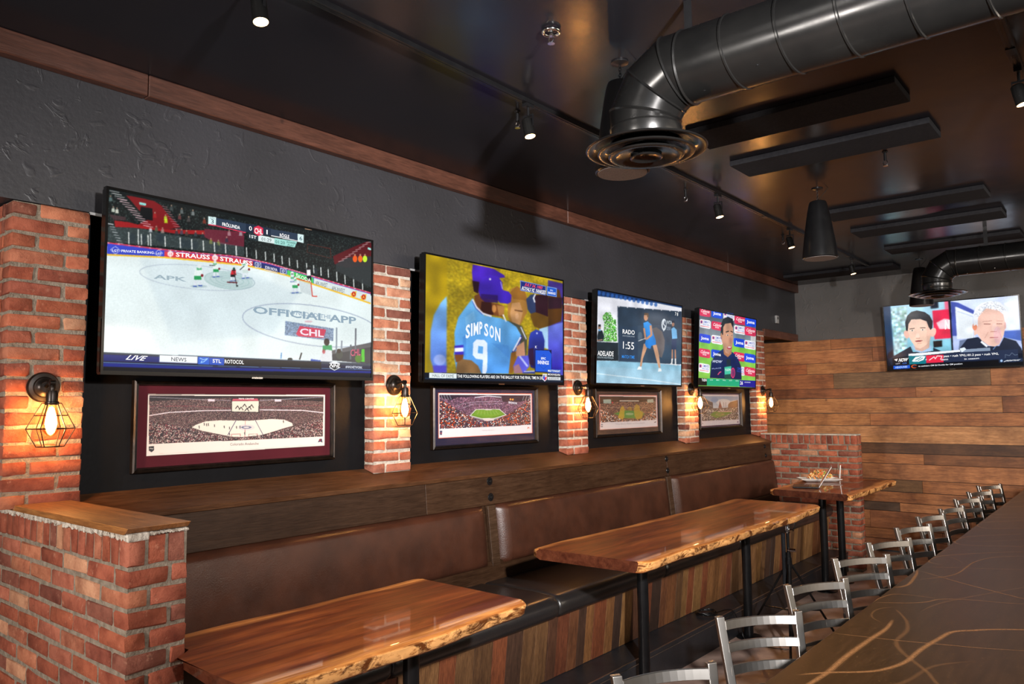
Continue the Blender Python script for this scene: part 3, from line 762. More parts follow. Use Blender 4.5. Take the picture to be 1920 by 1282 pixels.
def build_pic(pic, name, tname, O, U, V, n, parent, mt, tmt):
    O, U, V, n = (np.array(q, float) for q in (O,U,V,n))
    uu, vv = np.meshgrid(np.linspace(0,1,pic.w), np.linspace(0,1,pic.h))
    P = O+uu[...,None]*U+vv[...,None]*V-np.array(parent.location)
    w_, h_ = pic.w, pic.h
    idx = np.arange(w_*h_).reshape(h_, w_)
    F = np.stack([idx[1:,:-1], idx[1:,1:], idx[:-1,1:], idx[:-1,:-1]], -1).reshape(-1,4)
    me = bpy.data.meshes.new(name)
    a = np.clip(pic.a, 0, 1); a = np.where(a <= .04045, a/12.92, ((a+.055)/1.055)**2.4)
    rgba = [np.concatenate([a, np.ones((h_,w_,1))], -1).reshape(-1,4)]
    VV = [P.reshape(-1,3)]; nv = w_*h_; LV = [F.reshape(-1)]; LS = [np.full(len(F), 4)]
    for k, (t, p0, p1, h0, h1, c, sh, bold) in enumerate(pic.tx):
        v, f = textmesh(t, bold)
        if not len(v): continue
        x = (v[:,0]+v[:,1]*sh)[:,None]; y = v[:,1][:,None]
        q = p0+(p1-p0)*x+(h0*(1-x)+h1*x)*y
        VV.append(O+q[:,:1]*U+q[:,1:]*V+n*(.0006+.00002*(k % 9))-np.array(parent.location))
        LV.append(np.array([i_+nv for fc in f for i_ in fc])); LS.append(np.array([len(fc) for fc in f])); nv += len(v)
        rgba.append(np.tile([*lin(tuple(np.clip(c,0,1))), 1], (len(v),1)))
    VV = np.concatenate(VV); LV = np.concatenate(LV).astype(np.int32); LS = np.concatenate(LS).astype(np.int32)
    me.vertices.add(nv); me.vertices.foreach_set('co', VV.reshape(-1))
    me.loops.add(len(LV)); me.loops.foreach_set('vertex_index', LV)
    me.polygons.add(len(LS)); me.polygons.foreach_set('loop_start', np.concatenate([[0], np.cumsum(LS)[:-1]]).astype(np.int32))
    me.update(calc_edges=True)
    at = me.color_attributes.new('Col', 'FLOAT_COLOR', 'POINT'); at.data.foreach_set('color', np.concatenate(rgba).astype(np.float32).ravel())
    me.materials.append(M[mt]); o = bpy.data.objects.new(name, me); C.objects.link(o); o.parent = parent
    return o

# --- hockey broadcast
def pic_hockey():
    q = [(203.5,354),(699.6,455),(695.8,711),(197.7,699)]
    p = Pic(540, 296, q, 'e4f0f0', 2)
    a = crop(190,340,6.411); b = crop(440,400,4.007); c = crop(190,540,7.111); f = crop(0,330,2.136)
    p.cr = f
    p.poly([(560,330),(900,340),(1200,480),(1100,640),(700,680)], 'ccdce2', .6); p.poly([(425,600),(600,620),(660,730),(425,715)], 'f8fcfa', .7); p.blur(60)
    p.poly([(420,30),(1510,250),(1510,490),(1160,400),(1000,350),(650,302),(420,285)], '101716')     # arena stands
    p.speck([(430,60),(1000,180),(1500,270),(1490,460),(1000,330),(650,290),(430,270)], ['0c1211','1b2624','26302e','0e1514','303a38'], .8, 2, .6)
    p.cr = a
    for x0, y0 in ((300,175),): p.poly([(300,170),(450,195),(640,240),(720,290),(760,340),(820,420),(960,560),(780,600),(600,560),(430,540),(560,470)], '7a1418')
    p.poly([(160,480),(330,500),(500,545),(780,590),(1250,600),(1260,650),(900,640),(600,590),(420,570),(170,560)], '9c1a1c'); p.poly([(1250,580),(1731,620),(1731,800),(1400,760),(1250,680)], '7c2438', .8)
    p.poly([(480,310),(620,330),(625,480),(500,465),(470,360)], '04080a')
    for i in range(14):
        x, y = 95+i*32, 110+i*33; p.line([(x,y),(x+118,y+24)], 8, 'e8c0c8' if i > 2 else 'd8d8d8', .9)
    for i in range(10): p.line([(735+i*18,300+i*31),(800+i*20,318+i*30)], 7, 'c08088', .8)
    for i in range(8): p.line([(85+i*18,520+i*34),(150+i*17,530+i*34)], 9, 'e0e0e4', .9)
    p.poly([(460,255),(540,268),(542,296),(462,284)], '9ff0ea'); p.text('EXIT', (470,284), (532,292), 16, '209088')
    for x, y, cc in ((145,350,'d8e0d0'),(190,365,'e8e8d8'),(110,215,'607878'),(600,600,'e8e8f0'),(670,590,'506048'),(745,610,'a89088'),(780,450,'b8f020'),(785,485,'c8f828'),(650,420,'a82020'),(975,370,'707878'),(1110,390,'889090'),(915,630,'303840'),(975,625,'404858'),(1035,640,'504038'),(1145,650,'384048'),(1230,670,'202830'),(950,440,'784040'),(1060,470,'504848'),(1250,490,'903828'),(850,330,'485050'),(1330,740,'909030'),(1420,760,'a0a838'),(1520,720,'303040'),(1550,640,'b08890'),(1690,640,'a8a0a8')):
        p.poly([(x-16,y-22),(x+14,y-24),(x+22,y+26),(x-20,y+24)], cc, .8); p.ell(x, y-36, 9, 11, 'b09480', .8)
    p.poly([(90,400),(300,440),(300,480),(150,470)], '54383c', .7)
    p.poly([(85,560),(430,570),(760,640),(1100,690),(1400,740),(1731,800),(1731,915),(1200,850),(800,800),(85,745)], '5c6a6c', .45)
    for x, y in ((990,760),(1060,765),(1140,780),(700,680),(740,700),(380,690),(510,700),(1390,800),(1500,830)): p.ell(x, y, 40, 55, '26323a', .5)
    for x0, y0, y1 in ((335,625,765),(450,590,775),(488,650,778),(570,655,785),(600,640,790),(775,675,800),(958,690,815),(1097,710,832),(1237,728,848),(1371,748,862),(1505,768,880),(1635,790,905)): p.line([(x0,y0),(x0+6,y1)], 12, 'dfe4e0')
    p.cr = b
    for x0, y0, y1 in ((18,255,325),(98,265,338),(170,285,352),(240,298,362),(305,312,375),(365,330,392),(420,345,405),(480,362,420),(550,385,440),(603,400,460),(657,415,478),(712,430,492),(776,450,520),(837,468,540),(902,488,565),(968,508,585)): p.line([(x0,y0),(x0+3,y1)], 7, 'd8dedc')
    p.poly([(750,330),(900,260),(1010,215),(1040,230),(1035,400),(850,420),(760,390)], '5a1016')
    p.poly([(770,390),(860,340),(1040,330),(1035,570),(830,470),(770,440)], '2c3436', .9)
    for i in range(9): p.line([(790+i*26,372-i*18),(830+i*26,362-i*18)], 5, 'c8b8b8', .8)
    for x, cc in ((915,'f05a18'),(955,'f06a20'),(990,'c8f030')): p.ell(x, 350, 17, 26, cc); p.ell(x, 320, 7, 8, 'b08068')
    p.poly([(1012,262),(1036,268),(1036,284),(1012,278)], 'a0e8e0')
    p.line([(560,240),(730,272),(735,345)], 4, '902818', .6); p.line([(560,240),(555,300),(730,345)], 4, '902818', .5)
    p.line([(540,120),(590,128)], 6, 'f0b890', .9)
    # boards
    B = [(440,481.5),(460,485.0),(477.5,488.6),(510,495.8),(540,504.8),(565,512.2),(590,519.8),(640,534.5),(697,551)]
    p.cr = None
    top = [(202.5,456.5),(310,469.5),(380,476.5)]+B
    bot = [(202,482),(310,487),(380,493.5),(440,499.5),(460,502),(477.5,505),(510,512.8),(540,520.5),(565,529),(590,537.5),(640,554),(697,573.5)]
    p.poly(top+bot[::-1], 'f0c030')
    bt = [(x,y-3.2) for x,y in bot]
    p.poly(top+bt[::-1], '3848c8')
    strip = [(x,y+2.6) for x,y in top]; p.poly(top+strip[::-1], 'd84058')
    for i in range(60):
        t = i/60*11; k = int(t); fr = t-k
        if k+1 < len(top):
            x = top[k][0]*(1-fr)+top[k+1][0]*fr; y = top[k][1]*(1-fr)+top[k+1][1]*fr; p.poly([(x,y+.6),(x+3.5,y+1.2),(x+3.5,y+2.2),(x,y+1.7)], 'f8e8ea', .9)
    def seg(x0, x1, c_):
        xs = sorted([x0, x1]+[x for x,_ in top if x0 < x < x1]+[x for x,_ in bt if x0 < x < x1])
        ty = lambda x: np.interp(x, [q[0] for q in strip], [q[1] for q in strip]); by = lambda x: np.interp(x, [q[0] for q in bt], [q[1] for q in bt])
        p.poly([(x,ty(x)+1) for x in xs]+[(x,by(x)) for x in xs[::-1]], c_)
    seg(310,477,'d83c44'); seg(477,539,'23306c'); seg(541,590,'4cc860'); seg(591,697,'d8e4e4')
    p.cr = a
    p.line([(120,840),(178,798),(238,850),(180,893),(120,840)], 5, 'ffffff'); p.line([(652,882),(702,838),(748,882),(702,922),(652,882)], 5, 'ffffff')
    p.text('LGT', (140,862), (218,868), 28, 'ffffff', bold=.03); p.text('PRIVATE BANKING', (250,868), (640,890), 30, 'ffffff', bold=.03)
    p.text('LGT', (672,895), (734,900), 24, 'ffffff', bold=.03)
    for x, y in ((843,888),(1381,935)): p.ell(x, y, 36, 34, 'f8e8e8'); p.line([(x,y-45),(x,y+45)], 8, 'f8e8e8'); p.line([(x-12,y-10),(x-12,y+18)], 5, 'd83c44'); p.line([(x+12,y-10),(x+12,y+18)], 5, 'd83c44')
    p.text('STRAUSS', (908,920), (1318,955), 52, 'ffffff', bold=.05)
    p.text('STRAUSS', (1440,968), (1830,1030), 52, 'ffffff', bold=.05)
    p.cr = b
    for x, y in ((185,397),(375,443)): p.line([(x-22,y-18),(x+20,y-14),(x+22,y+22),(x-20,y+18),(x-22,y-18)], 5, 'dfe4f4'); p.ell(x, y+2, 11, 12, 'dfe4f4'); p.ell(x,y+2,5,6,'23306c')
    p.text('JOIN NOVA', (236,424), (330,448), 22, 'f0f2ff', bold=.03); p.text('CHAMPIONS', (232,438), (330,464), 10, 'd0d8f0', bold=.02)
    p.ell(442,462,13,15,'e8ffe8',.9); p.text('ŠKODA', (470,492), (582,530), 34, 'f4fff4', bold=.04)
    p.text('APK-INVEST', (616,548), (706,568), 30, '30363a'); p.text('APK-INVEST', (738,588), (836,610), 30, '4a5054')
    for x, y in ((903,618),(977,640)): p.poly([(x-25,y-5),(x+22,y-24),(x+16,y+20),(x-16,y+22)], 'f0c830'); p.ell(x,y,16,20,'c83028'); p.text('A', (x-8,y+9), (x+7,y+11), 20, 'f8d040', bold=.02)
    # ice markings
    p.cr = f
    def ring(cx, cy, rx, ry, wd, cc, al, ro=0):
        pts = [(cx+rx*math.cos(t)*math.cos(ro)-ry*math.sin(t)*math.sin(ro), cy+rx*math.cos(t)*math.sin(ro)+ry*math.sin(t)*math.cos(ro)) for t in np.linspace(0,2*PI,60)]
        p.line(pts, wd, cc, al)
    p.ell(920,425,100,36,'a8c4c4',.55,.12); ring(795,413,232,48,3,'a8b4c4',.7,.1)
    for k in range(4): ring(925,425,100-k*22,34-k*8,3,'8fb4b0',.4,.12)
    ring(1250,605,275,80,4,'9aa6bc',.75,.13)
    p.text('APK', (620,418), (752,430), 17, '9eb2bc', bold=.06)
    p.text('DOWNLOAD THE', (1120,555), (1330,580), 16, 'a0b4c4', bold=.04); p.text('OFFICIAL APP', (1018,556), (1430,600), 28, '8fa6b6', bold=.06)
    p.poly([(1148,588),(1340,618),(1338,668),(1145,645)], '7488a4', .85); p.speck([(1148,588),(1340,618),(1338,668),(1145,645)], ['8c9cb4','6c80a0','9cacc0'], .5, 2)
    p.poly([(1190,640),(1205,608),(1310,622),(1300,656),(1200,650)], 'd04860'); p.text('CHL', (1205,642), (1300,652), 26, 'f0e0ea', bold=.06)
    p.ell(1240,590,16,4,'d08898',.5)
    # goal
    p.line([(1195,418),(1250,430),(1256,488),(1275,489)], 4, 'd84030'); p.line([(1195,418),(1192,440)], 3, 'c85040'); p.poly([(1200,422),(1250,434),(1254,486),(1210,470)], 'b8c4c8', .5)
    # skaters: (x,y,height,jersey,lower)
    def skater(x, y, h, j, l, head='e0e4e4', lean=0, stick=None):
        p.ell(x+4, y+h*.5, h*.38, h*.07, '9ab0b8', .6)
        p.line([(x-h*.08,y+h*.05),(x-h*.12,y+h*.48)], h*.13, 'd8e0e8'); p.line([(x+h*.06,y+h*.05),(x+h*.12,y+h*.45)], h*.13, 'd8e0e8')
        p.line([(x-h*.2,y+h*.5),(x-h*.04,y+h*.5)], h*.05, '2848a0'); p.line([(x+h*.04,y+h*.47),(x+h*.2,y+h*.47)], h*.05, '2848a0')
        p.poly([(x-h*.17,y-h*.02),(x+h*.16,y-h*.02),(x+h*.17,y+h*.2),(x-h*.16,y+h*.2)], l)
        p.poly([(x-h*.16+lean,y-h*.34),(x+h*.14+lean,y-h*.36),(x+h*.2,y+h*.02),(x-h*.19,y+h*.02)], j); p.poly([(x-h*.12+lean,y-h*.36),(x+h*.1+lean,y-h*.38),(x+h*.12+lean,y-h*.26),(x-h*.12+lean,y-h*.24)], '38a060' if j[0] != 'd' else '201818', .8)
        p.ell(x+lean, y-h*.42, h*.09, h*.1, head); p.ell(x+h*.2, y, h*.06, h*.07, '802028')
        if stick: p.line([(x+lean,y-h*.2), (x+stick[0],y+stick[1])], 3, '303030')
    skater(797,405,88,'e4eeec','2c9858',lean=6); skater(870,378,66,'e4eeec','2c9858',lean=-4,stick=(-26,-14)); skater(988,380,72,'e4eeec','c8d8d4',lean=-4,stick=(-22,2))
    skater(938,400,54,'d02830','181818','204838',4,(16,48)); skater(1187,442,66,'e8eef0','38a060','e8f0f0',-2); skater(1176,410,40,'d8e8e8','58b080','e8f0f0')
    p.line([(1242,378),(1243,420)], 18, '181c20'); p.line([(1241,384),(1242,402)], 15, 'f0f0f0'); p.ell(1241,374,6,7,'181818')
    p.line([(915,432),(955,434)], 5, '602028'); p.ell(955,447,4,3,'101010')
    p.line([(1268,376),(1272,398)], 12, '303840', .7)
    # bench at lower right
    p.poly([(1330,716),(1492,680),(1490,760),(1330,745)], '2c3038'); p.poly([(1330,706),(1495,672),(1495,690),(1330,722)], '58585c')
    for x, y0, y1, cc in ((1352,615,716,'8894a0'),(1428,618,700,'6c7078'),(1372,668,712,'8a94a0'),(1408,684,740,'586068')): p.line([(x,y0),(x-2,y1)], 6, cc)
    p.text('CHL', (1406,728), (1446,724), 26, 'c85070', bold=.05); p.poly([(1450,700),(1462,700),(1462,752),(1448,750)], '48c020'); p.ell(1438,738,14,16,'487818')
    p.poly([(1280,752),(1300,690),(1318,682),(1332,700),(1334,752)], 'e0e4e8'); p.poly([(1296,686),(1332,684),(1334,706),(1312,702),(1296,712)], '38a060'); p.ell(1312,672,11,15,'382c28'); p.ell(1300,710,6,9,'c03848',.8); p.line([(1285,750),(1250,745)], 10, '3858b8')
    p.ell(1362,722,14,18,'38403c'); p.ell(1360,708,8,9,'302420'); p.line([(1132,716),(1130,738)], 5, '6898c8'); p.line([(1212,716),(1204,742)], 5, '202020'); p.ell(1166,742,10,7,'303430')
    # ticker
    p.poly([(420,714),(1495,758),(1495,840),(420,810)], '0a1a50', c2='02040c'); p.poly([(420,714),(1495,758),(1495,768),(420,722)], '303c4c')
    p.poly([(420,724),(800,740),(800,760),(420,750)], '1838d8', .35); p.poly([(420,758),(900,775),(1495,788),(1495,796),(900,786),(420,772)], '1838d8', .55); p.poly([(420,775),(1495,800),(1495,845),(420,815)], '03060e', .8); p.line([(422,756),(800,768),(1495,782)], 2, '80b0f0', .8)
    p.soften(1, .03)
    p.poly([(647,726),(798,731),(798,759),(647,753)], 'eef2f4'); p.poly([(800,732),(846,734),(846,764),(800,762)], '2060d0'); p.poly([(847,735),(904,738),(904,766),(847,764)], '1c50c0'); p.poly([(905,738),(1290,752),(1290,778),(905,766)], '0a0e16')
    p.text('LIVE', (512,744), (584,748), 19, 'ffffff', .25, .04); p.text('NEWS', (694,749), (754,752), 15, '283040', 0, .01); p.line([(808,738),(822,744),(838,740),(824,752),(812,756),(816,748)], 3, 'a0d0ff')
    p.text('STL', (858,755), (892,757), 14, 'ffffff', 0, .04); p.text('ROTOCOL', (906,758), (982,761), 15, 'ffffff', 0, .04)
    p.poly([(1322,756),(1342,748),(1364,757),(1362,776),(1342,786),(1324,776)], 'e8ecf0'); p.poly([(1326,772),(1360,774),(1342,783)], '202830'); p.poly([(1318,758),(1368,760),(1366,774),(1320,772)], '0c1428'); p.text('NHL', (1321,772), (1364,774), 14, 'ffffff', .15, .05)
    p.text('#NHLNETWORK', (1386,775), (1452,778), 9, 'e0e8f8', 0, .03)
    # score box
    p.cr = f
    p.poly([(838,163),(870,168),(870,200),(838,196)], 'd8f0f0'); p.poly([(870,170),(990,192),(990,232),(870,204)], '2c3c50'); p.line([(838,197),(870,202),(988,230)], 4, 'e03858')
    p.poly([(990,192),(1090,212),(1090,244),(990,226)], '1c2c40'); p.poly([(1090,214),(1198,234),(1198,264),(1090,244)], '2c3c50'); p.line([(1092,242),(1198,264)], 3, 'ffffff'); p.poly([(1198,234),(1222,239),(1222,272),(1198,267)], 'd8f0f0')
    p.poly([(1000,230),(1040,238),(1040,264),(1000,256)], '24343c'); p.poly([(1040,240),(1104,252),(1104,276),(1040,264)], 'dcecec'); p.poly([(1104,252),(1196,266),(1186,290),(1104,277)], 'a0dcd4')
    p.poly([(1022,208),(1040,201),(1059,212),(1059,238),(1040,244),(1022,232)], 'e03050')
    p.text('3', (849,192), (860,194), 17, '284858', 0, .01); p.text('AGG', (844,173), (864,176), 5, '508088', 0, .01); p.text('FRÖLUNDA', (894,202), (966,217), 17, 'ffffff', 0, .05); p.text('0', (1002,220), (1014,223), 18, 'ffffff', 0, .02)
    p.text('CHL', (1024,232), (1057,238), 22, 'ffffff', 0, .05); p.text('1', (1072,236), (1077,237), 18, 'ffffff', 0, .02); p.text('RÖGLE', (1126,246), (1164,253), 16, 'ffffff', 0, .05); p.text('6', (1205,260), (1216,262), 16, '284858', 0, .01)
    p.text('1ST', (1004,250), (1032,256), 12, 'ffffff', 0, .03); p.text('01:29', (1052,262), (1092,268), 13, '384850'); p.text('01:20', (1108,273), (1146,279), 13, '285850'); p.text('POWER', (1154,273), (1190,278), 8, '285850', 0, .02); p.text('PLAY', (1158,283), (1182,287), 7, '285850', 0, .02)
    return p
# --- baseball broadcast
def pic_baseball():
    p = Pic(330, 282, [(800.9,479.1),(1055.8,524.4),(1055.4,716.4),(799.9,711.3)], 'a08a10', 3); p.cr = crop(780,470,4.931)
    p.poly([(95,40),(1370,268),(1370,1150),(95,1130)], 'b09512', c2='8e7c1a'); p.speck([(295,80),(1225,250),(1225,900),(295,1120)], ['b89a18','9c8414','a8961c','8c7a14'], .55, 3); p.blur(2)
    p.poly([(95,40),(296,78),(296,430),(240,520),(160,640),(130,900),(120,1130),(95,1130)], 'a88c08', .9); p.poly([(296,425),(240,490),(180,600),(150,760),(150,1000),(190,1128),(296,1128)], '78b4e8', c2='5878d8'); p.ell(235,1010,55,50,'b0c0f8',.7); p.poly([(170,1060),(296,1060),(296,1128),(180,1128)], '4838b0', .8)
    p.poly([(1222,258),(1370,290),(1370,1150),(1222,1130)], '3c2a78', c2='5050c8'); p.poly([(1222,330),(1330,350),(1360,500),(1345,640),(1222,690)], '50300c'); p.poly([(1222,420),(1360,420),(1350,520),(1222,530)], '2c1420'); p.poly([(1222,690),(1360,650),(1370,900),(1350,1090),(1222,1090)], '7080e0', c2='2820a0')
    p.blur(3)
    # far teammate, then faces
    p.poly([(880,350),(930,325),(1000,350),(1030,420),(1030,560),(960,690),(900,700),(850,600),(850,470)], 'a07030'); p.poly([(870,380),(935,320),(1010,370),(1030,470),(1000,450),(900,440)], '8a5c20'); p.poly([(890,480),(960,470),(990,560),(960,680),(900,680),(870,580)], 'b88858'); p.line([(915,545),(985,555)], 12, '503018', .8); p.line([(925,690),(940,700)], 14, '604020', .7); p.ell(935,600,16,30,'d0a078',.7)
    p.poly([(850,640),(980,690),(1030,800),(1020,960),(900,960)], '484838'); p.line([(970,700),(1020,810)], 8, 'e0e0f0')
    p.poly([(1070,470),(1130,400),(1222,400),(1222,700),(1160,720),(1090,690),(1060,600)], '6c4a10'); p.poly([(1090,400),(1222,395),(1222,600),(1140,570),(1100,560)], '30101c'); p.poly([(1020,440),(1060,400),(1100,390),(1110,560),(1060,575),(1035,540)], '2c3a60'); p.line([(1105,395),(1088,430),(1100,468)], 12, 'f0f0f4')
    p.poly([(1140,715),(1222,690),(1222,900),(1150,880)], 'a8d0f0')
    p.poly([(530,440),(560,500),(640,600),(780,620),(860,650),(930,700),(980,790),(940,920),(880,945),(860,1130),(390,1130),(360,960),(370,880),(365,760),(400,620),(470,520)], '6cb4e8', c2='4c90dc')
    p.poly([(365,880),(450,870),(455,960),(370,1000)], '3828a8'); p.poly([(370,900),(450,895),(450,930),(370,935)], 'e8ecfc'); p.poly([(365,960),(450,960),(440,1020),(380,1030)], '70401c')
    p.poly([(880,940),(930,920),(925,1060),(890,1125),(858,1125)], '8a5a1c'); p.poly([(975,770),(985,800),(910,930),(885,935)], '2c2878'); p.line([(968,795),(900,920)], 14, 'f0f0ff')
    p.poly([(930,880),(1000,830),(1010,960),(950,990),(925,960)], 'c89070'); p.poly([(900,1060),(940,970),(1040,960),(1050,1060),(1000,1120),(910,1128)], '5858d0'); p.line([(960,970),(1030,1060)], 16, 'd0d8f8', .8); p.poly([(905,1060),(950,1040),(990,1125),(905,1125)], 'b07868', .8)
    p.poly([(460,620),(540,560),(560,640),(470,700)], '8cc8f4', .5); p.poly([(700,850),(860,870),(870,1000),(760,900)], '3a78c8', .35); p.poly([(440,800),(470,780),(470,1000),(445,960)], '3a78c8', .5)
    # heads and caps
    p.poly([(545,420),(620,380),(700,480),(760,490),(820,510),(800,610),(680,590),(600,560),(550,500)], '70401c'); p.poly([(610,470),(700,480),(720,590),(650,590),(600,560)], '381408'); p.ell(725,535,20,36,'b87c40'); p.poly([(750,500),(820,510),(815,590),(770,600)], '9a6a38')
    p.line([(530,455),(560,520),(620,580),(700,605)], 16, 'f0f0ff'); p.line([(528,470),(560,535),(620,590)], 5, '2030a0'); p.line([(808,590),(835,650)], 12, 'f0f0ff')
    p.poly([(530,130),(720,165),(820,225),(825,245),(780,250),(700,300),(560,380),(530,290),(522,200)], '4420b0'); p.poly([(525,280),(590,290),(580,400),(540,380)], '280818')
    p.poly([(590,320),(620,250),(680,222),(760,235),(800,290),(805,360),(860,375),(885,410),(880,470),(850,488),(780,480),(760,460),(640,440),(600,430),(582,380)], '4824c0', c2='3820a8'); p.poly([(605,400),(760,410),(760,480),(640,475),(600,440)], '2c1060', .9); p.line([(785,285),(802,350)], 8, 'b0a8f0'); p.ell(688,263,9,10,'f0f0ff')
    p.poly([(1045,800),(1060,750),(1110,720),(1165,740),(1190,820),(1180,1000),(1120,1090),(1060,1070),(1035,960)], '3040b0', c2='181860'); p.ell(1119,755,7,8,'e8e8ff'); p.poly([(1040,900),(1090,890),(1090,1060),(1050,1040)], '301028', .8)
    p.poly([(980,1128),(1020,1100),(1100,1100),(1100,1128)], '2c3a80'); p.line([(1000,1110),(1100,1104)], 6, 'f0f0f8')
    p.blur(1)
    p.poly([(380,1128),(390,1030),(440,1000),(520,1010),(580,1060),(610,1128)], '7c5c38'); p.blur(1)
    for ch, xa, xb_, ya, yb_, hh in (('S',466,506,812,794,118),('I',514,528,786,784,112),('M',538,582,780,770,112),('P',590,618,768,768,112),('S',634,672,780,788,112),('O',682,724,796,806,114),('N',734,782,822,838,122)): p.text(ch, (xa,ya), (xb_,yb_), hh, 'eef3ff', 0, .06)
    p.poly([(565,820),(635,823),(663,852),(665,1000),(661,1100),(648,1132),(618,1132),(618,1095),(624,1005),(560,996),(531,962),(536,850)], 'dbe7fb'); p.poly([(582,878),(626,884),(622,950),(576,944)], '5aa0e0'); p.text('K', (1100,892), (1118,894), 22, 'f0f0ff', .1, .03)
    p.soften(2, .18)
    p.poly([(965,268),(1205,315),(1202,402),(965,362)], '7088c8'); p.poly([(972,277),(1198,321),(1196,394),(972,355)], '1c2c78'); p.poly([(1212,316),(1306,332),(1304,416),(1210,402)], '7090d0'); p.poly([(1219,326),(1299,340),(1297,408),(1217,396)], '1858c8')
    p.text('JULY 24, 1983', (1004,315), (1166,345), 26, 'ff5060', .05, .04); p.text('ROYALS VS. YANKEES', (976,354), (1194,392), 34, 'ffffff', .05, .04); p.text('EPIC', (1243,358), (1270,363), 12, 'e0f0ff', 0, .04); p.text('INNINGS', (1223,387), (1292,396), 22, 'ffffff', 0, .04)
    p.poly([(1096,903),(1254,908),(1256,1120),(1097,1115)], '141c50'); p.poly([(1104,912),(1230,915),(1252,945),(1250,1112),(1104,1106)], '1c58d8'); p.line([(1120,1030),(1178,950),(1240,1030),(1178,1085),(1120,1030)], 3, '1440a8'); p.text('EPIC', (1156,996), (1199,998), 20, 'ffffff', 0, .05); p.text('INNINGS', (1125,1038), (1228,1044), 34, 'ffffff', 0, .05)
    p.poly([(90,1124),(1370,1140),(1370,1240),(90,1210)], '0c1420'); p.poly([(142,1126),(388,1132),(386,1180),(142,1173)], 'e4eef0'); p.poly([(92,1172),(1370,1190),(1370,1200),(92,1180)], '203850', .8)
    p.text('HALL OF FAME', (168,1164), (362,1170), 28, '505c60'); p.text('THE FOLLOWING PLAYERS ARE ON THE BALLOT FOR THE FINAL TIME IN 202', (392,1168), (1172,1180), 27, 'ffffff', 0, .03)
    p.poly([(1215,1086),(1336,1090),(1336,1120),(1215,1115)], '1c60c0'); p.poly([(1215,1122),(1336,1126),(1336,1152),(1215,1148)], '101418'); p.poly([(1215,1155),(1336,1158),(1336,1188),(1215,1184)], 'd8dce0')
    p.text('MLB TONIGHT', (1220,1108), (1332,1114), 18, 'ffffff', 0, .03); p.text('MON/WED/FRI', (1220,1142), (1332,1148), 18, 'ffffff', 0, .03); p.text('6 ET/3 PT', (1232,1178), (1322,1183), 18, '40484c', 0, .02)
    p.poly([(1170,1130),(1212,1130),(1210,1178),(1190,1200),(1170,1178)], 'ffffff'); p.poly([(1174,1148),(1190,1150),(1190,1192),(1174,1172)], '2040c8'); p.poly([(1192,1160),(1208,1150),(1206,1176),(1190,1194)], 'e02838'); p.text('MLB', (1174,1148), (1208,1149), 12, '303850', 0, .04)
    return p
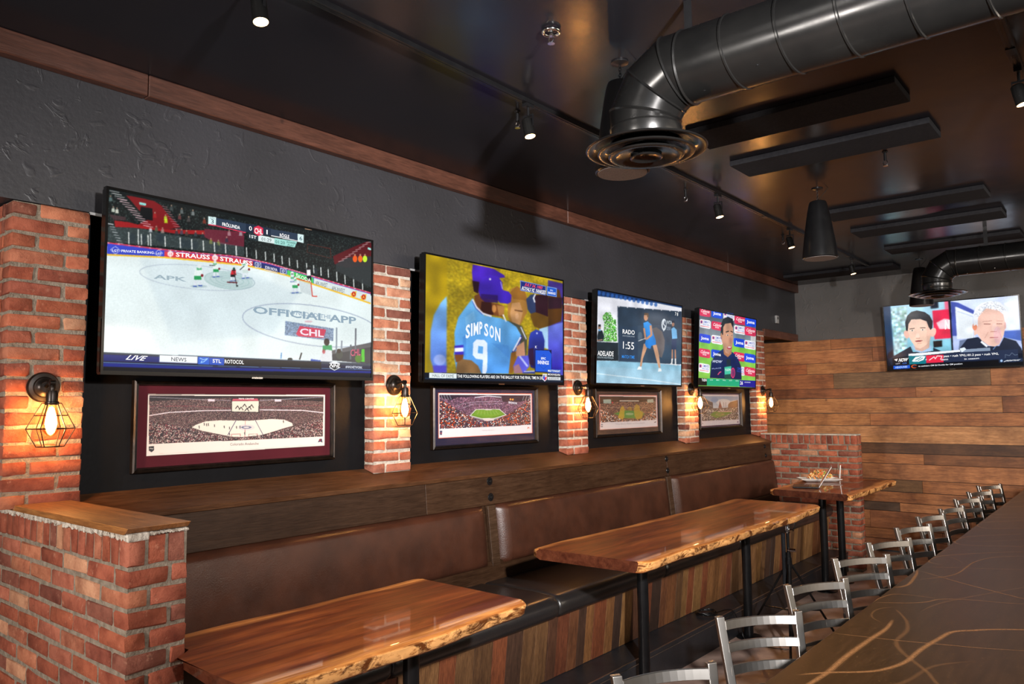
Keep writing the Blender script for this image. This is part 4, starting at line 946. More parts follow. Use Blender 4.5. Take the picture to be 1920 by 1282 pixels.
# --- tennis broadcast
def pic_tennis():
    p = Pic(230, 240, [(1122.5,540.6),(1276.7,569.8),(1277.6,723),(1120.9,720.9)], 'dfe0ea', 4); p.cr = crop(1100,530,5.647)
    p.poly([(110,50),(1010,230),(1010,1100),(110,1100)], 'e6e7f0'); p.poly([(110,50),(1010,225),(1000,240),(740,190),(120,125)], '12305c')
    for i in range(14): p.ell(145+i*45, 92+i*9, 17, 22, '2c5ca8', .8)
    p.poly([(110,835),(345,832),(560,845),(1010,870),(1010,1100),(110,1100)], '88bcd4', c2='a8cce0'); p.poly([(110,900),(1010,930),(1010,1100),(110,1085)], 'a0c8dc', .6); p.line([(118,975),(440,1010),(700,1040),(1000,1082)], 7, 'e8f4f8')
    p.poly([(335,232),(998,278),(1003,860),(350,838)], '28384a', c2='33485a'); p.poly([(545,440),(760,430),(1000,470),(1003,850),(552,830)], '3c5064', .5)
    p.poly([(690,470),(740,455),(800,500),(830,600),(825,700),(800,790),(740,760),(700,640)], '8a7468', .6); p.blur(2)
    for i in range(8): p.ell(350+i*88, 235+i*6, 7, 8, 'd0d0d8')
    p.poly([(350,455),(545,450),(552,835),(358,828)], '2c4056', .9)
    p.speck([(215,300),(262,300),(290,370),(320,380),(335,620),(190,620),(200,420),(180,350)], ['48a030','2c7c20','68b848','388828','a8d890'], .95, 2, .85)
    p.poly([(120,625),(345,632),(350,832),(118,832)], '1c2c34'); p.poly([(128,560),(140,500),(180,500),(200,560),(190,620),(128,622)], '14242c'); p.ell(150,470,15,30,'987868'); p.poly([(138,435),(165,435),(165,458),(138,458)], '181c20'); p.poly([(138,485),(164,488),(160,510),(142,508)], '70a8d8'); p.line([(128,612),(180,602)], 12, '987868')
    # player
    p.poly([(610,640),(660,630),(640,700),(605,800),(592,890),(572,890),(585,790)], 'c89878'); p.poly([(700,640),(745,650),(770,760),(788,900),(770,905),(735,780)], 'd0a080')
    p.poly([(545,925),(560,890),(590,895),(592,925)], 'f0f4f4'); p.poly([(762,945),(768,905),(795,910),(800,940)], 'f0f4f4')
    p.poly([(605,410),(650,392),(690,430),(700,500),(735,600),(738,645),(690,660),(680,695),(640,680),(622,640),(640,560),(610,480)], '2c90e0', c2='2880d8'); p.line([(680,440),(690,540),(640,585)], 22, 'c89070'); p.line([(612,470),(625,560),(628,590)], 18, 'c89070')
    p.ell(630,345,22,42,'c08c6c'); p.poly([(612,300),(655,302),(660,345),(645,350),(640,325),(612,325)], '5c4430'); p.ell(572,560,24,50,'6c7c88',.5); p.line([(555,610),(625,580)], 6, 'f0f0f0')
    # ball kid and badge
    p.poly([(895,470),(920,450),(950,480),(958,575),(905,580)], '78b8e8'); p.ell(912,420,14,24,'a87860'); p.poly([(898,380),(925,378),(928,405),(898,402)], '182030'); p.poly([(900,582),(950,580),(952,695),(900,695)], '34405c'); p.line([(908,700),(908,800)], 14, 'b08068'); p.line([(938,700),(942,800)], 14, 'b08068'); p.line([(908,800),(905,850)], 14, 'f0f0f0'); p.line([(942,800),(943,860)], 14, 'f0f0f0'); p.poly([(880,860),(905,840),(922,868)], 'f8f8f8'); p.poly([(928,868),(948,850),(960,874)], 'f8f8f8')
    p.ell(818,425,26,64,'d8e0e8'); p.ell(822,425,16,48,'2c4056'); p.line([(822,365),(812,420),(832,440),(815,495)], 9, 'e8eef4')
    p.soften(1, .10)
    p.text('WTA', (846,416), (900,420), 36, 'c8d4dc', 0, .03); p.text('250', (846,482), (886,486), 36, '8494a4', 0, .01)
    p.text('RADO', (390,530), (515,542), 48, 'ffffff', 0, .03); p.text('SWITZERLAND', (390,562), (515,570), 14, 'a8b4c0'); p.text('1:55', (395,695), (510,706), 78, 'ffffff', 0, .01); p.text('MATCH TIME', (385,800), (516,806), 34, '2c90f0', 0, .01)
    p.text('ADELAIDE', (132,776), (298,782), 52, 'ffffff', 0, .03); p.text('SOUTH AUSTRALIA', (130,806), (298,811), 20, 'b8c8d0'); p.text('7 8', (930,322), (962,328), 36, 'ffffff', 0, .02)
    return p
# --- interview broadcast
def pic_interview():
    p = Pic(200, 236, [(1311.6,579.2),(1418.2,599.6),(1416.1,727.4),(1312,725.7)], '7cb850', 5); p.cr = crop(1100,530,5.647)
    p.poly([(1190,270),(1800,390),(1795,640),(1190,640)], '48505c', c2='90a0a8'); p.poly([(1195,640),(1795,700),(1790,1050),(1195,1030)], '7cc048', c2='88c850'); p.poly([(1740,560),(1795,570),(1795,720),(1740,700)], 'd0d0d0'); p.blur(3)
    def card(x, y, k, w=118, h=92):
        c = {'r':'d83058','b':'1848d8','w':'eef0f6'}[k]; d = {'r':'fff0f4','b':'ffffff','w':'2848b0'}[k]
        sx = w; sl = .16
        pts = []
        for ax, ay in ((0,.12),(.1,0),(.9,0),(1,.12),(1,.88),(.9,1),(.1,1),(0,.88)): pts.append((x+ax*sx, y+ay*h+ax*sx*sl))
        p.poly(pts, c)
        if k == 'w':
            p.poly([(x+10,y+18),(x+32,y+20),(x+32,y+50),(x+10,y+48)], 'd83040'); p.ell(x+21,y+35,7,10,'2848b0'); p.text('CEMENTO', (x+38,y+42), (x+108,y+53), 24, d, 0, .03); p.text('CRUZ AZUL', (x+34,y+66), (x+108,y+78), 18, d, 0, .03); p.line([(x+12,y+76),(x+106,y+90)], 5, 'd83040')
        elif k == 'r':
            p.text('Caliente', (x+14,y+52), (x+104,y+66), 32, d, .1, .02); p.text('mx', (x+40,y+76), (x+80,y+82), 14, d, 0, .02)
        else: p.text('Joma', (x+18,y+62), (x+100,y+74), 32, d, 0, .05)
    L = [(1196,262,'r'),(1324,278,'b'),(1450,298,'w'),(1568,345,'r'),(1680,365,'b'),(1200,390,'w'),(1326,410,'r'),(1566,450,'w'),(1676,465,'r'),(1200,548,'b'),(1328,560,'w'),(1562,590,'b'),(1672,610,'w'),(1200,705,'r'),(1328,715,'b'),(1560,738,'r'),(1672,752,'b'),(1198,862,'w'),(1560,885,'w'),(1672,895,'r')]
    for x, y, k in L: card(x, y, k)
    p.poly([(1318,1020),(1330,850),(1370,780),(1450,710),(1530,730),(1600,790),(1640,900),(1645,1035)], '182c60', c2='101c48')
    p.poly([(1450,690),(1540,700),(1540,760),(1500,800),(1460,770)], 'a87050'); p.poly([(1432,520),(1440,440),(1480,400),(1530,410),(1552,480),(1555,600),(1545,700),(1510,765),(1475,750),(1450,680),(1430,600)], 'c08c70')
    p.poly([(1425,560),(1425,450),(1450,385),(1500,362),(1550,385),(1560,440),(1550,480),(1530,430),(1470,440),(1450,480),(1450,560)], '18141c'); p.ell(1432,575,9,35,'b07c60')
    p.line([(1480,530),(1508,520)], 12, '281c18'); p.line([(1530,520),(1550,530)], 10, '281c18'); p.ell(1497,562,12,7,'e8e0d8'); p.ell(1498,563,6,6,'201410'); p.ell(1540,562,8,6,'e8e0d8'); p.ell(1541,563,5,5,'201410'); p.ell(1525,620,12,34,'b87c68',.7); p.ell(1517,700,26,17,'b04858'); p.ell(1517,692,17,6,'f0e8e4'); p.poly([(1480,720),(1540,725),(1530,755),(1500,760)], '987060', .5)
    p.poly([(1490,820),(1530,820),(1535,900),(1485,900)], '20303c'); p.poly([(1466,905),(1538,893),(1535,975),(1470,985)], '40b898'); p.poly([(1465,985),(1538,975),(1530,1030),(1470,1030)], '184840')
    p.ell(1555,965,22,55,'e03870'); p.ell(1555,965,14,40,'182c60'); p.line([(1555,935),(1555,995)], 8, 'e03870'); p.line([(1400,985),(1418,960),(1432,955)], 10, 'f05078')
    p.soften(1, .10)
    p.text('WOW', (1335,858), (1435,862), 28, 'e0e8ff', .1, .03); p.text('PLACE', (1338,930), (1432,920), 12, 'a0b0e0', 0, .02); p.text('TUDN', (1472,948), (1530,942), 24, 'e0fff4', 0, .03)
    p.poly([(1195,1020),(1290,1028),(1290,1100),(1195,1098)], '081410'); p.poly([(1288,1026),(1625,1036),(1622,1105),(1288,1100)], '18a878'); p.poly([(1625,1038),(1790,1044),(1790,1115),(1622,1108)], '181890')
    p.text('TUDN', (1234,1055), (1284,1057), 26, 'ffffff', 0, .04)
    for i, w_ in enumerate(('LIGA', 'MX', 'FINAL', 'HOY', 'GOL')): p.text(w_, (1318+i*66,1046+i*1.5), (1350+i*66,1047+i*1.5), 12, 'c0f0e0', 0, .02)
    p.text('26', (1628,1085), (1656,1087), 36, 'ffffff', .1, .03); p.text('LIGA EXPANSION', (1674,1066), (1735,1068), 12, 'e0e0ff', 0, .02)
    return p
# --- two-person studio broadcast
def pic_news():
    p = Pic(320, 180, [(1655.8,576.7),(1904.7,558),(1912.7,688.5),(1664,690)], '081428', 6); p.cr = crop(1640,550,6.857)
    p.poly([(108,183),(195,175),(240,700),(165,760),(150,800),(108,190)], '18385c'); p.poly([(195,175),(915,120),(955,745),(700,760),(235,790)], 'b0dcf0', c2='80c8e0'); p.speck([(200,200),(400,180),(400,700),(240,780)], ['f0fcff','c0e0e8','90b8a0','d8f0f0','a0c8d0'], .7, 6)
    p.poly([(690,135),(785,128),(790,205),(692,212)], '101828'); p.poly([(865,125),(915,120),(920,220),(870,225)], 'f07090'); p.blur(4)
    p.poly([(712,238),(925,220),(942,585),(738,598)], 'e42850'); p.poly([(720,620),(830,612),(835,690),(725,700)], '101820'); p.poly([(760,390),(860,340),(925,350),(930,470),(800,470)], 'f8f0f4', .8); p.blur(2); p.text('N', (868,470), (930,466), 110, 'ffffff', 0, .08)
    p.poly([(915,118),(942,116),(972,745),(955,748)], '101420')
    p.poly([(942,116),(1815,52),(1860,760),(972,745)], 'd8e4ff', c2='b0c0f0'); p.poly([(945,125),(1040,140),(1240,240),(1250,300),(1010,190),(1020,560),(960,560)], '4858b0'); p.poly([(1000,190),(1240,290),(1250,590),(1020,600)], 'f0f8ff'); p.line([(1030,250),(1230,320),(1235,590)], 8, 'b8c8f0'); p.poly([(1620,510),(1840,500),(1850,640),(1620,590)], '4868c0'); p.poly([(1630,150),(1815,120),(1835,490),(1630,500)], 'e4ecff'); p.poly([(1050,620),(1280,580),(1300,740),(1040,745)], '687898'); p.blur(2)
    # left man
    p.poly([(170,830),(240,790),(440,680),(470,750),(720,740),(720,700),(830,750),(840,860),(200,900)], '1c2c40'); p.poly([(450,680),(500,740),(560,760),(690,745),(700,680),(660,650),(480,650)], 'a8c8e8'); p.poly([(470,600),(680,600),(670,700),(580,745),(500,720)], 'd8b0a0')
    p.poly([(390,470),(395,360),(450,290),(560,260),(660,300),(700,380),(705,470),(685,580),(640,660),(560,710),(500,690),(440,600),(410,540)], 'f0ccb8'); p.ell(390,530,30,52,'e8b8a8',1,-.3); p.ell(722,510,34,58,'f0c0b0',1,.3); p.poly([(640,300),(700,400),(690,600),(640,650)], 'd8a898', .4)
    p.poly([(385,480),(375,380),(400,300),(450,250),(520,232),(620,255),(680,300),(715,370),(712,450),(690,480),(665,440),(640,370),(560,340),(450,345),(415,400),(405,490)], '20242c')
    for i in range(14): p.line([(420+i*20,330-abs(7-i)*4),(440+i*19,262+abs(7-i)*4)], 4, '505860', .6)
    p.line([(430,462),(490,455)], 9, '584840'); p.line([(560,450),(625,450)], 9, '584840'); p.ell(462,482,20,8,'f4f0ec'); p.ell(462,482,8,8,'303838'); p.ell(590,475,20,8,'f4f0ec'); p.ell(590,475,8,8,'303838'); p.ell(528,550,26,34,'f8dccc',.8); p.line([(508,582),(555,578)], 7, 'b88070'); p.poly([(490,612),(540,604),(596,608),(560,622),(510,624)], '984048'); p.line([(520,645),(575,642)], 7, 'd09888')
    # right man
    p.poly([(1050,720),(1150,600),(1290,580),(1420,700),(1560,700),(1620,590),(1780,640),(1850,740),(1860,800),(1050,760)], '20283c'); p.line([(1330,640),(1400,700)], 26, 'f0f4ff'); p.line([(1600,600),(1480,740)], 12, '6080b0')
    p.poly([(1240,560),(1230,300),(1330,220),(1500,180),(1640,260),(1650,420),(1620,560),(1560,680),(1500,705),(1420,690),(1330,620),(1280,540)], 'f0c4b4'); p.ell(1247,450,30,46,'e89070'); p.ell(1640,440,14,45,'e0b0a8')
    p.poly([(1235,440),(1225,300),(1260,210),(1340,150),(1460,120),(1580,140),(1660,220),(1670,320),(1640,400),(1620,300),(1540,230),(1400,215),(1320,270),(1290,340),(1285,450),(1265,420)], 'eef2fa'); p.speck([(1240,300),(1340,155),(1500,125),(1660,240),(1600,260),(1400,215),(1290,330)], ['ffffff','d8e0ec','c8d0e0'], .6, 2)
    p.line([(1350,385),(1470,375)], 10, 'c0988c',.8); p.line([(1530,378),(1610,382)], 10, 'c0988c',.8); p.line([(1365,415),(1450,418)], 10, '906058'); p.line([(1530,415),(1600,418)], 9, '906058'); p.ell(1500,470,36,60,'f8d0c4',.9); p.line([(1450,515),(1530,515)], 8, 'c07868'); p.line([(1440,590),(1545,588)], 8, 'b05858'); p.line([(1420,520),(1370,600)], 7, 'd09888',.7); p.line([(1560,520),(1590,590)], 7, 'd09888',.7); p.ell(1540,560,50,110,'e0a8d0',.3)
    p.soften(1, .08)
    p.poly([(415,770),(1060,735),(1060,760),(850,775),(415,805)], 'f0f4f8'); p.poly([(1060,735),(1440,715),(1445,765),(1060,770)], '8898b0'); p.poly([(1050,720),(1110,705),(1135,730),(1080,770)], 'e8f4ff')
    p.poly([(415,795),(630,795),(635,895),(425,900)], '087888'); p.poly([(630,795),(845,790),(850,885),(635,890)], 'e82848'); p.poly([(845,775),(1800,745),(1805,860),(850,885)], '24304c'); p.poly([(215,820),(415,800),(425,905),(225,915)], '0c1420')
    p.poly([(160,915),(1870,870),(1875,960),(165,965)], '04070c'); p.poly([(228,915),(430,908),(432,948),(232,954)], '1858d0'); p.poly([(1550,868),(1865,858),(1868,905),(1553,912)], '1c2c48')
    p.poly([(455,860),(500,810),(580,800),(625,805),(600,850),(540,870),(470,868)], 'f0f8f8'); p.line([(500,850),(570,815)], 8, '087888'); p.line([(530,858),(590,825)], 7, '087888'); p.line([(670,855),(730,815),(745,840),(770,805),(830,810),(810,850)], 10, 'f8e8ea'); p.text('AT', (622,855), (642,854), 14, 'ffffff', 0, .04)
    p.ell(485,927,38,22,'e86020'); p.ell(488,927,28,15,'101c38'); p.poly([(500,915),(530,915),(530,940),(500,940)], '04070c')
    p.text('NOW', (290,865), (398,860), 42, 'ffffff', .15, .07); p.poly([(238,835),(285,825),(270,858)], 'ffffff'); p.text('1:06 PT', (258,895), (312,893), 14, 'd0d8e8', 0, .02); p.text('LIVE', (342,892), (392,890), 14, '4080f0', 0, .02); p.text('HEADLINES', (255,944), (400,938), 22, 'c0e0ff', 0, .04)
    p.text('pass • rush YPG,181.2 pass • rush YPG,', (850,822), (1550,808), 26, 'ffffff', 0, .04); p.text('season', (818,862), (905,860), 18, 'e8ecf4', 0, .04); p.text('in season', (1110,862), (1298,856), 20, 'e8ecf4', 0, .04)
    p.text('to assistant GM Ed Dodds for GM position', (535,934), (1085,918), 18, 'f0f4fa', 0, .03); p.text('@NFLNETWORK', (1615,898), (1808,893), 18, 'f0f4fa', .2, .05); p.ell(1585,888,16,16,'a8c8f0'); p.line([(1635,850),(1635,810),(1690,825),(1722,790),(1760,820),(1795,815)], 6, '687890')
    return p

def tv(name, label, O0, O1, z0, z1, pic, tilt=0, wall='left', face=.24):
    """O0..O1: extent along the wall"""
    c = (O0+O1)/2; zc = (z0+z1)/2; W_ = O1-O0
    if wall == 'left':
        t = thing(name, label, 'television', (face-.04, c, zc)); P = lambda a, d, z: (face-d, a, z)
        U = (0,1,0); nrm = (1,0,0)
    else:
        t = thing(name, label, 'television', (c, face+.04, zc)); P = lambda a, d, z: (a, face+d, z)
        U = (1,0,0); nrm = (0,-1,0)
    def bx(a0, a1, d0, d1, zz0, zz1, nm, mt, bv=0, par=None):
        p0, p1 = P(a0,d0,zz0), P(a1,d1,zz1)
        return G().box(min(p0[0],p1[0]), max(p0[0],p1[0]), min(p0[1],p1[1]), max(p0[1],p1[1]), min(p0[2],p1[2]), max(p0[2],p1[2])).build(nm, mt, par or t, bevel=bv, seg=2)
    b = .011; bb = .017
    g = G()
    def add(a0,a1,d0,d1,zz0,zz1):
        p0, p1 = P(a0,d0,zz0), P(a1,d1,zz1); g.box(min(p0[0],p1[0]), max(p0[0],p1[0]), min(p0[1],p1[1]), max(p0[1],p1[1]), min(p0[2],p1[2]), max(p0[2],p1[2]))
    add(O0,O0+b,0,.03,z0,z1); add(O1-b,O1,0,.03,z0,z1); add(O0+b,O1-b,0,.03,z1-b,z1); add(O0+b,O1-b,0,.03,z0,z0+bb)
    g.build('bezel', 'tvblack', t)
    bx(O0+.004, O1-.004, .02, .055, z0+.004, z1-.004, 'housing', 'tvblack', .006)
    bx(c-.42, c+.42, .055, .085, z0+.10, z1-.14, 'electronics_box', 'tvblack', .01)
    bx(c-.22, c+.22, .086, (face-.016 if wall == 'left' else YE-face-.05), zc-.13, zc+.13, 'wall_bracket', 'black_metal')
    if wall == 'left': bx(O0+.0, O0+.002, .003, .012, z0+.01, z0+.24, 'edge_strip', 'silver'); 
    O = P(O0+b, .004, z1-b); Wd = W_-2*b; Hh = (z1-z0)-b-bb
    build_pic(pic, 'screen', 'screen_graphics', O, np.array(U)*Wd, (0,0,-Hh), nrm, t, 'screen', 'letters')
    bx(c-.03, c+.03, -.003, .004, z0-.004, z0+.004, 'sensor_strip', 'chrome')
    if tilt: t.rotation_euler = (0, math.radians(tilt), 0) if wall == 'left' else (math.radians(tilt), 0, 0)
    return t
tv('television', 'large wall television nearest the camera showing an ice hockey match', 1.378, 2.868, 2.003, 2.823, pic_hockey())
tv('television', 'wall television showing a baseball player in a light blue number 9 jersey', 3.275, 4.757, 2.000, 2.815, pic_baseball(), 1)
tv('television', 'wall television showing a tennis player in a blue dress', 5.207, 6.704, 2.013, 2.800, pic_tennis(), 2.5)
tv('television', 'wall television showing a man interviewed in front of a red, blue and white backdrop', 7.055, 8.53, 2.010, 2.815, pic_interview(), 3)
tv('television', 'television on the end wall above the boards showing two men side by side', 1.216, 2.636, 2.222, 3.03, pic_news(), 5, 'end', 10.17)

# ------------------------------------------------------------------ framed panoramas
def crowd(p, pts, pal, a=1, cell=1, dens=1):
    cell = 2 if p.w < 300 else cell
    p.speck(pts, pal, a, cell, dens)
def print1():
    p = Pic(430, 150, [(282.5,738.9),(613.3,739.4),(612.8,836.1),(279.2,854.9)], 'd9ccc2', 11); p.cr = crop(230,700,4.571)
    ph = [(252,192),(1738,195),(1733,540),(247,605)]
    p.line([(228,182),(1755,178),(1752,622),(222,710),(240,178)], 6, '1a1414')
    p.poly(ph, '30262a'); crowd(p, ph, ['30262a','50403e','6a5450','1c1618','847068','5a3238','403038'], 1, 1)
    crowd(p, [(252,400),(700,500),(960,560),(1400,480),(1735,380),(1733,540),(247,605)], ['1c1618','90807a','50302e','a8948c','2c2424','703840','302c38'], .9, 2)
    p.poly([(252,192),(1738,195),(1738,240),(1200,215),(900,210),(252,240)], '15151b', .75); p.line([(252,205),(700,225),(940,232)], 5, '8f8a94', .8); p.line([(1190,232),(1500,215),(1738,200)], 5, 'a09aa6', .8)
    p.line([(252,362),(420,335),(700,320),(950,316)], 7, 'd8ccd0'); p.line([(1190,312),(1560,316),(1738,336)], 7, 'd8ccd0'); p.line([(252,285),(600,280),(940,300)], 3, '903848',.8); p.line([(1190,290),(1738,270)], 3, '903848',.8)
    for x in (900,960,1160,1250,1390,1330): p.line([(x,395),(x+28,330)], 4, '1c1820', .7)
    rink = [(610,462),(650,438),(730,410),(850,402),(1100,405),(1290,390),(1400,396),(1468,425),(1475,448),(1400,468),(1300,500),(1215,525),(1050,545),(950,542),(800,512),(700,492)]
    p.poly(rink, 'd6cabc'); p.line([(985,405),(915,530)], 5, '303058'); p.line([(1152,402),(1218,525)], 5, '303058'); p.line([(1066,405),(1062,545)], 4, 'a04048')
    p.ell(1075,462,72,26,'b8b0b4',.6); p.ell(1075,462,45,12,'485070',.8); p.ell(1075,462,25,6,'c8c0bc')
    for x, y in ((672,460),(715,435),(735,440),(750,438),(802,448),(885,458),(930,468),(990,462),(1020,460),(1060,515),(1392,412),(930,520)): p.line([(x,y-10),(x+2,y+10)], 7, '282830'); 
    for x in (948,1095): p.line([(x,520),(x,545)], 3, '803038'); p.line([(x,520),(x+75,518),(x+75,540)], 3, '803038')
    p.poly([(945,215),(1185,218),(1187,338),(945,332)], '201c20'); p.poly([(952,240),(1180,236),(1178,330),(952,326)], 'cfc4b4'); p.poly([(960,218),(1170,216),(1180,234),(952,236)], 'a84858')
    for x, y in ((1000,290),(1060,275),(1030,300),(1100,295),(1080,310),(1120,280)): p.line([(x-18,y+12),(x,y-12),(x+16,y+14)], 7, '1c1c20')
    for x in (775,1345): p.poly([(x-28,220),(x+30,222),(x+30,240),(x-28,240)], 'c8b8c0')
    p.text('PEPSI CENTER', (1010,222), (1140,222), 10, 'f0e8e8', 0, .02)
    p.text('Colorado Avalanche', (936,618), (1180,610), 22, '5c544e'); p.poly([(246,625),(290,620),(292,655),(270,674),(248,660)], '28262a'); p.line([(255,640),(285,645)], 5, 'c8c0b8')
    p.poly([(1690,592),(1705,560),(1725,560),(1732,594),(1712,585)], '303048'); p.ell(1710,572,8,8,'882838'); p.line([(330,686),(1000,655),(1668,610)], 2, 'a89c92', .7)
    return p
def stadium(p, ph, field, fc, pal, sky='1a1c30'):
    p.poly(ph, '4c3a48'); crowd(p, ph, pal, 1, 1)
def print2():
    p = Pic(250, 120, [(826.4,736.1),(1001.7,737.5),(1001.7,811.4),(825.7,821.7)], 'e4dfe2', 12); p.cr = crop(780,700,7.542)
    p.line([(350,274),(1672,285)], 14, 'd85838'); p.line([(350,276),(346,916)], 10, 'd85838'); p.line([(1670,285),(1670,838)], 9, 'd85838'); p.line([(346,914),(1670,838)], 11, 'd85838')
    ph = [(368,302),(1652,310),(1648,722),(366,785)]; P1 = ['5c4258','6e5064','4a3650','80607a','382c48','8c6478']; P2 = ['201c28','d05020','282c48','e0d8d0','303858','181820','903818','605058','1c1c28','484058']
    p.poly(ph, '4c3a48'); crowd(p, ph, P1, 1, 1)
    p.poly([(368,302),(1652,310),(1640,370),(1500,400),(1250,400),(1250,345),(1000,318),(600,340),(540,380),(368,340)], '1c1c34'); p.line([(870,340),(1050,318),(1240,335)], 12, 'c8ccd8'); p.line([(590,470),(700,425),(900,400),(1260,392)], 6, 'a8a8b8',.8); p.line([(690,490),(840,432),(1250,430)], 6, 'c8c8d0',.7)
    for x in (390,430,470,510): p.line([(x,305),(x+25,370)], 6, 'b8c0c8',.8)
    for x in (1540,1580,1620): p.line([(x,380),(x+20,320)], 6, 'b8c0c8',.8)
    crowd(p, [(368,350),(600,500),(780,600),(960,680),(1150,650),(1320,590),(1500,470),(1652,340),(1648,722),(366,785)], P2, 1, 2)
    p.poly([(780,600),(870,505),(1215,500),(1312,585),(1150,655),(960,660)], '8a8a90'); p.poly([(800,592),(880,510),(1205,506),(1298,580),(1140,630),(960,635)], '5c8a24'); p.poly([(845,585),(890,518),(1195,513),(1265,575),(1100,612),(980,614)], '6c9a30')
    p.line([(800,595),(885,508),(1208,504),(1305,583),(1145,632),(955,636),(800,595)], 7, 'e8e8e4')
    for k in range(7): p.line([(900+k*50,580),(925+k*38,522)], 3, 'c8d8b0', .7)
    p.poly([(970,640),(1140,636),(1130,665),(1000,670)], 'd8c8c8'); p.poly([(1010,505),(1110,503),(1105,518),(1015,520)], 'c8c0b8')
    p.poly([(1335,385),(1465,400),(1462,445),(1337,425)], '403850'); p.text('BRONCOS', (1342,422), (1460,436), 28, 'f4f4ff', 0, .04); p.ell(1370,365,12,14,'f0a040'); p.ell(1402,368,12,14,'f0a040')
    p.text('Denver Broncos', (965,812), (1138,806), 20, 'a8a4a8'); p.poly([(368,808),(400,808),(398,862),(384,872),(368,858)], '404868'); p.line([(372,840),(396,846)], 12, 'c04048'); p.poly([(1598,780),(1612,750),(1640,775),(1622,768)], 'd05030')
    return p
def print3():
    p = Pic(170, 95, [(1127.5,740),(1235.3,740.3),(1235.3,799.7),(1127.8,805.8)], 'dcd6da', 13); p.cr = crop(1100,700,6.0)
    p.line([(166,243),(812,245)], 8, 'd86858'); p.line([(168,243),(169,632)], 6, 'd86858'); p.line([(811,245),(811,598)], 5, 'c86858'); p.line([(168,632),(811,597)], 5, 'd86858')
    ph = [(172,255),(798,262),(798,522),(175,550)]; p.poly(ph, '5c4038'); crowd(p, ph, ['6a4840','806050','503830','907058','403030'], 1, 1)
    p.poly([(172,255),(798,262),(798,300),(620,320),(300,318),(175,340)], '1c1410'); p.line([(392,306),(605,308)], 10, 'd8d4cc'); p.poly([(210,292),(295,290),(297,338),(212,334)], '90a8a0'); p.poly([(700,290),(770,285),(772,325),(702,328)], '90a8a0'); p.ell(312,326,8,10,'c02838'); p.line([(240,380),(400,382),(700,380)], 4, 'a89888')
    crowd(p, [(175,400),(330,470),(400,515),(560,530),(700,480),(798,380),(798,522),(175,550)], ['302828','a08878','d8d0c8','c06830','503838','202028'], 1, 2)
    p.poly([(320,450),(440,410),(640,420),(670,460),(600,510),(430,505)], '687a38'); p.poly([(345,452),(440,420),(610,425),(630,470),(560,500),(440,495)], '3c8838'); p.ell(500,455,45,14,'b0b898',.7)
    p.poly([(370,500),(405,380),(430,362),(445,400),(440,490),(420,520)], 'c0a028', .85); p.poly([(555,480),(548,400),(575,340),(610,360),(620,420),(650,440),(640,500),(580,520)], 'b89828', .8); p.poly([(470,400),(500,370),(530,390),(520,420)], 'a88828', .6)
    p.text('The Best Fans in Football', (338,578), (662,562), 14, '9c969c'); p.line([(182,575),(198,575)], 8, '384058'); p.line([(182,596),(198,596)], 10, '484850'); p.line([(776,550),(792,544)], 8, '303038')
    return p
def print4():
    p = Pic(130, 92, [(1317.2,739.7),(1388.8,740.5),(1388.8,794.7),(1318,798.7)], 'cfcbd2', 14); p.cr = crop(1100,700,6.0)
    p.poly([(1312,258),(1722,262),(1722,400),(1312,400)], '7898b8', c2='c0ccd4'); p.ell(1560,330,80,40,'d8d8d8',.7); p.ell(1460,300,40,30,'5880b0',.5)
    p.poly([(1312,258),(1440,330),(1440,400),(1470,440),(1312,440)], '5c5450'); p.line([(1312,262),(1420,322)], 6, 'b8b0a8'); p.line([(1312,320),(1430,372)], 5, 'b8b0a8'); p.poly([(1612,350),(1640,320),(1722,300),(1722,440),(1600,430)], '6c4a38'); p.line([(1612,330),(1722,300)], 6, 'd8c8b8')
    p.poly([(1500,390),(1510,350),(1518,310),(1530,350),(1542,390)], '80443c'); p.poly([(1440,395),(1650,385),(1660,430),(1440,430)], '5c4c48')
    for x in (1560,1585): p.line([(x,330),(x,380)], 5, '605860')
    crowd(p, [(1312,400),(1440,405),(1600,400),(1722,380),(1722,520),(1315,535)], ['706860','484048','908478','c8c0b8','605048','383840'], 1, 1)
    p.poly([(1405,470),(1450,432),(1600,428),(1650,445),(1560,485),(1470,505)], '688838'); p.ell(1515,462,50,16,'a08c60',.8); p.ell(1510,460,26,8,'6c9040'); p.line([(1500,432),(1640,430)], 9, 'c8a0a0')
    p.text('Coors Field', (1505,558), (1545,555), 7, '9c969c'); p.ell(1712,548,7,9,'604070'); p.ell(1320,562,4,6,'282830')
    return p
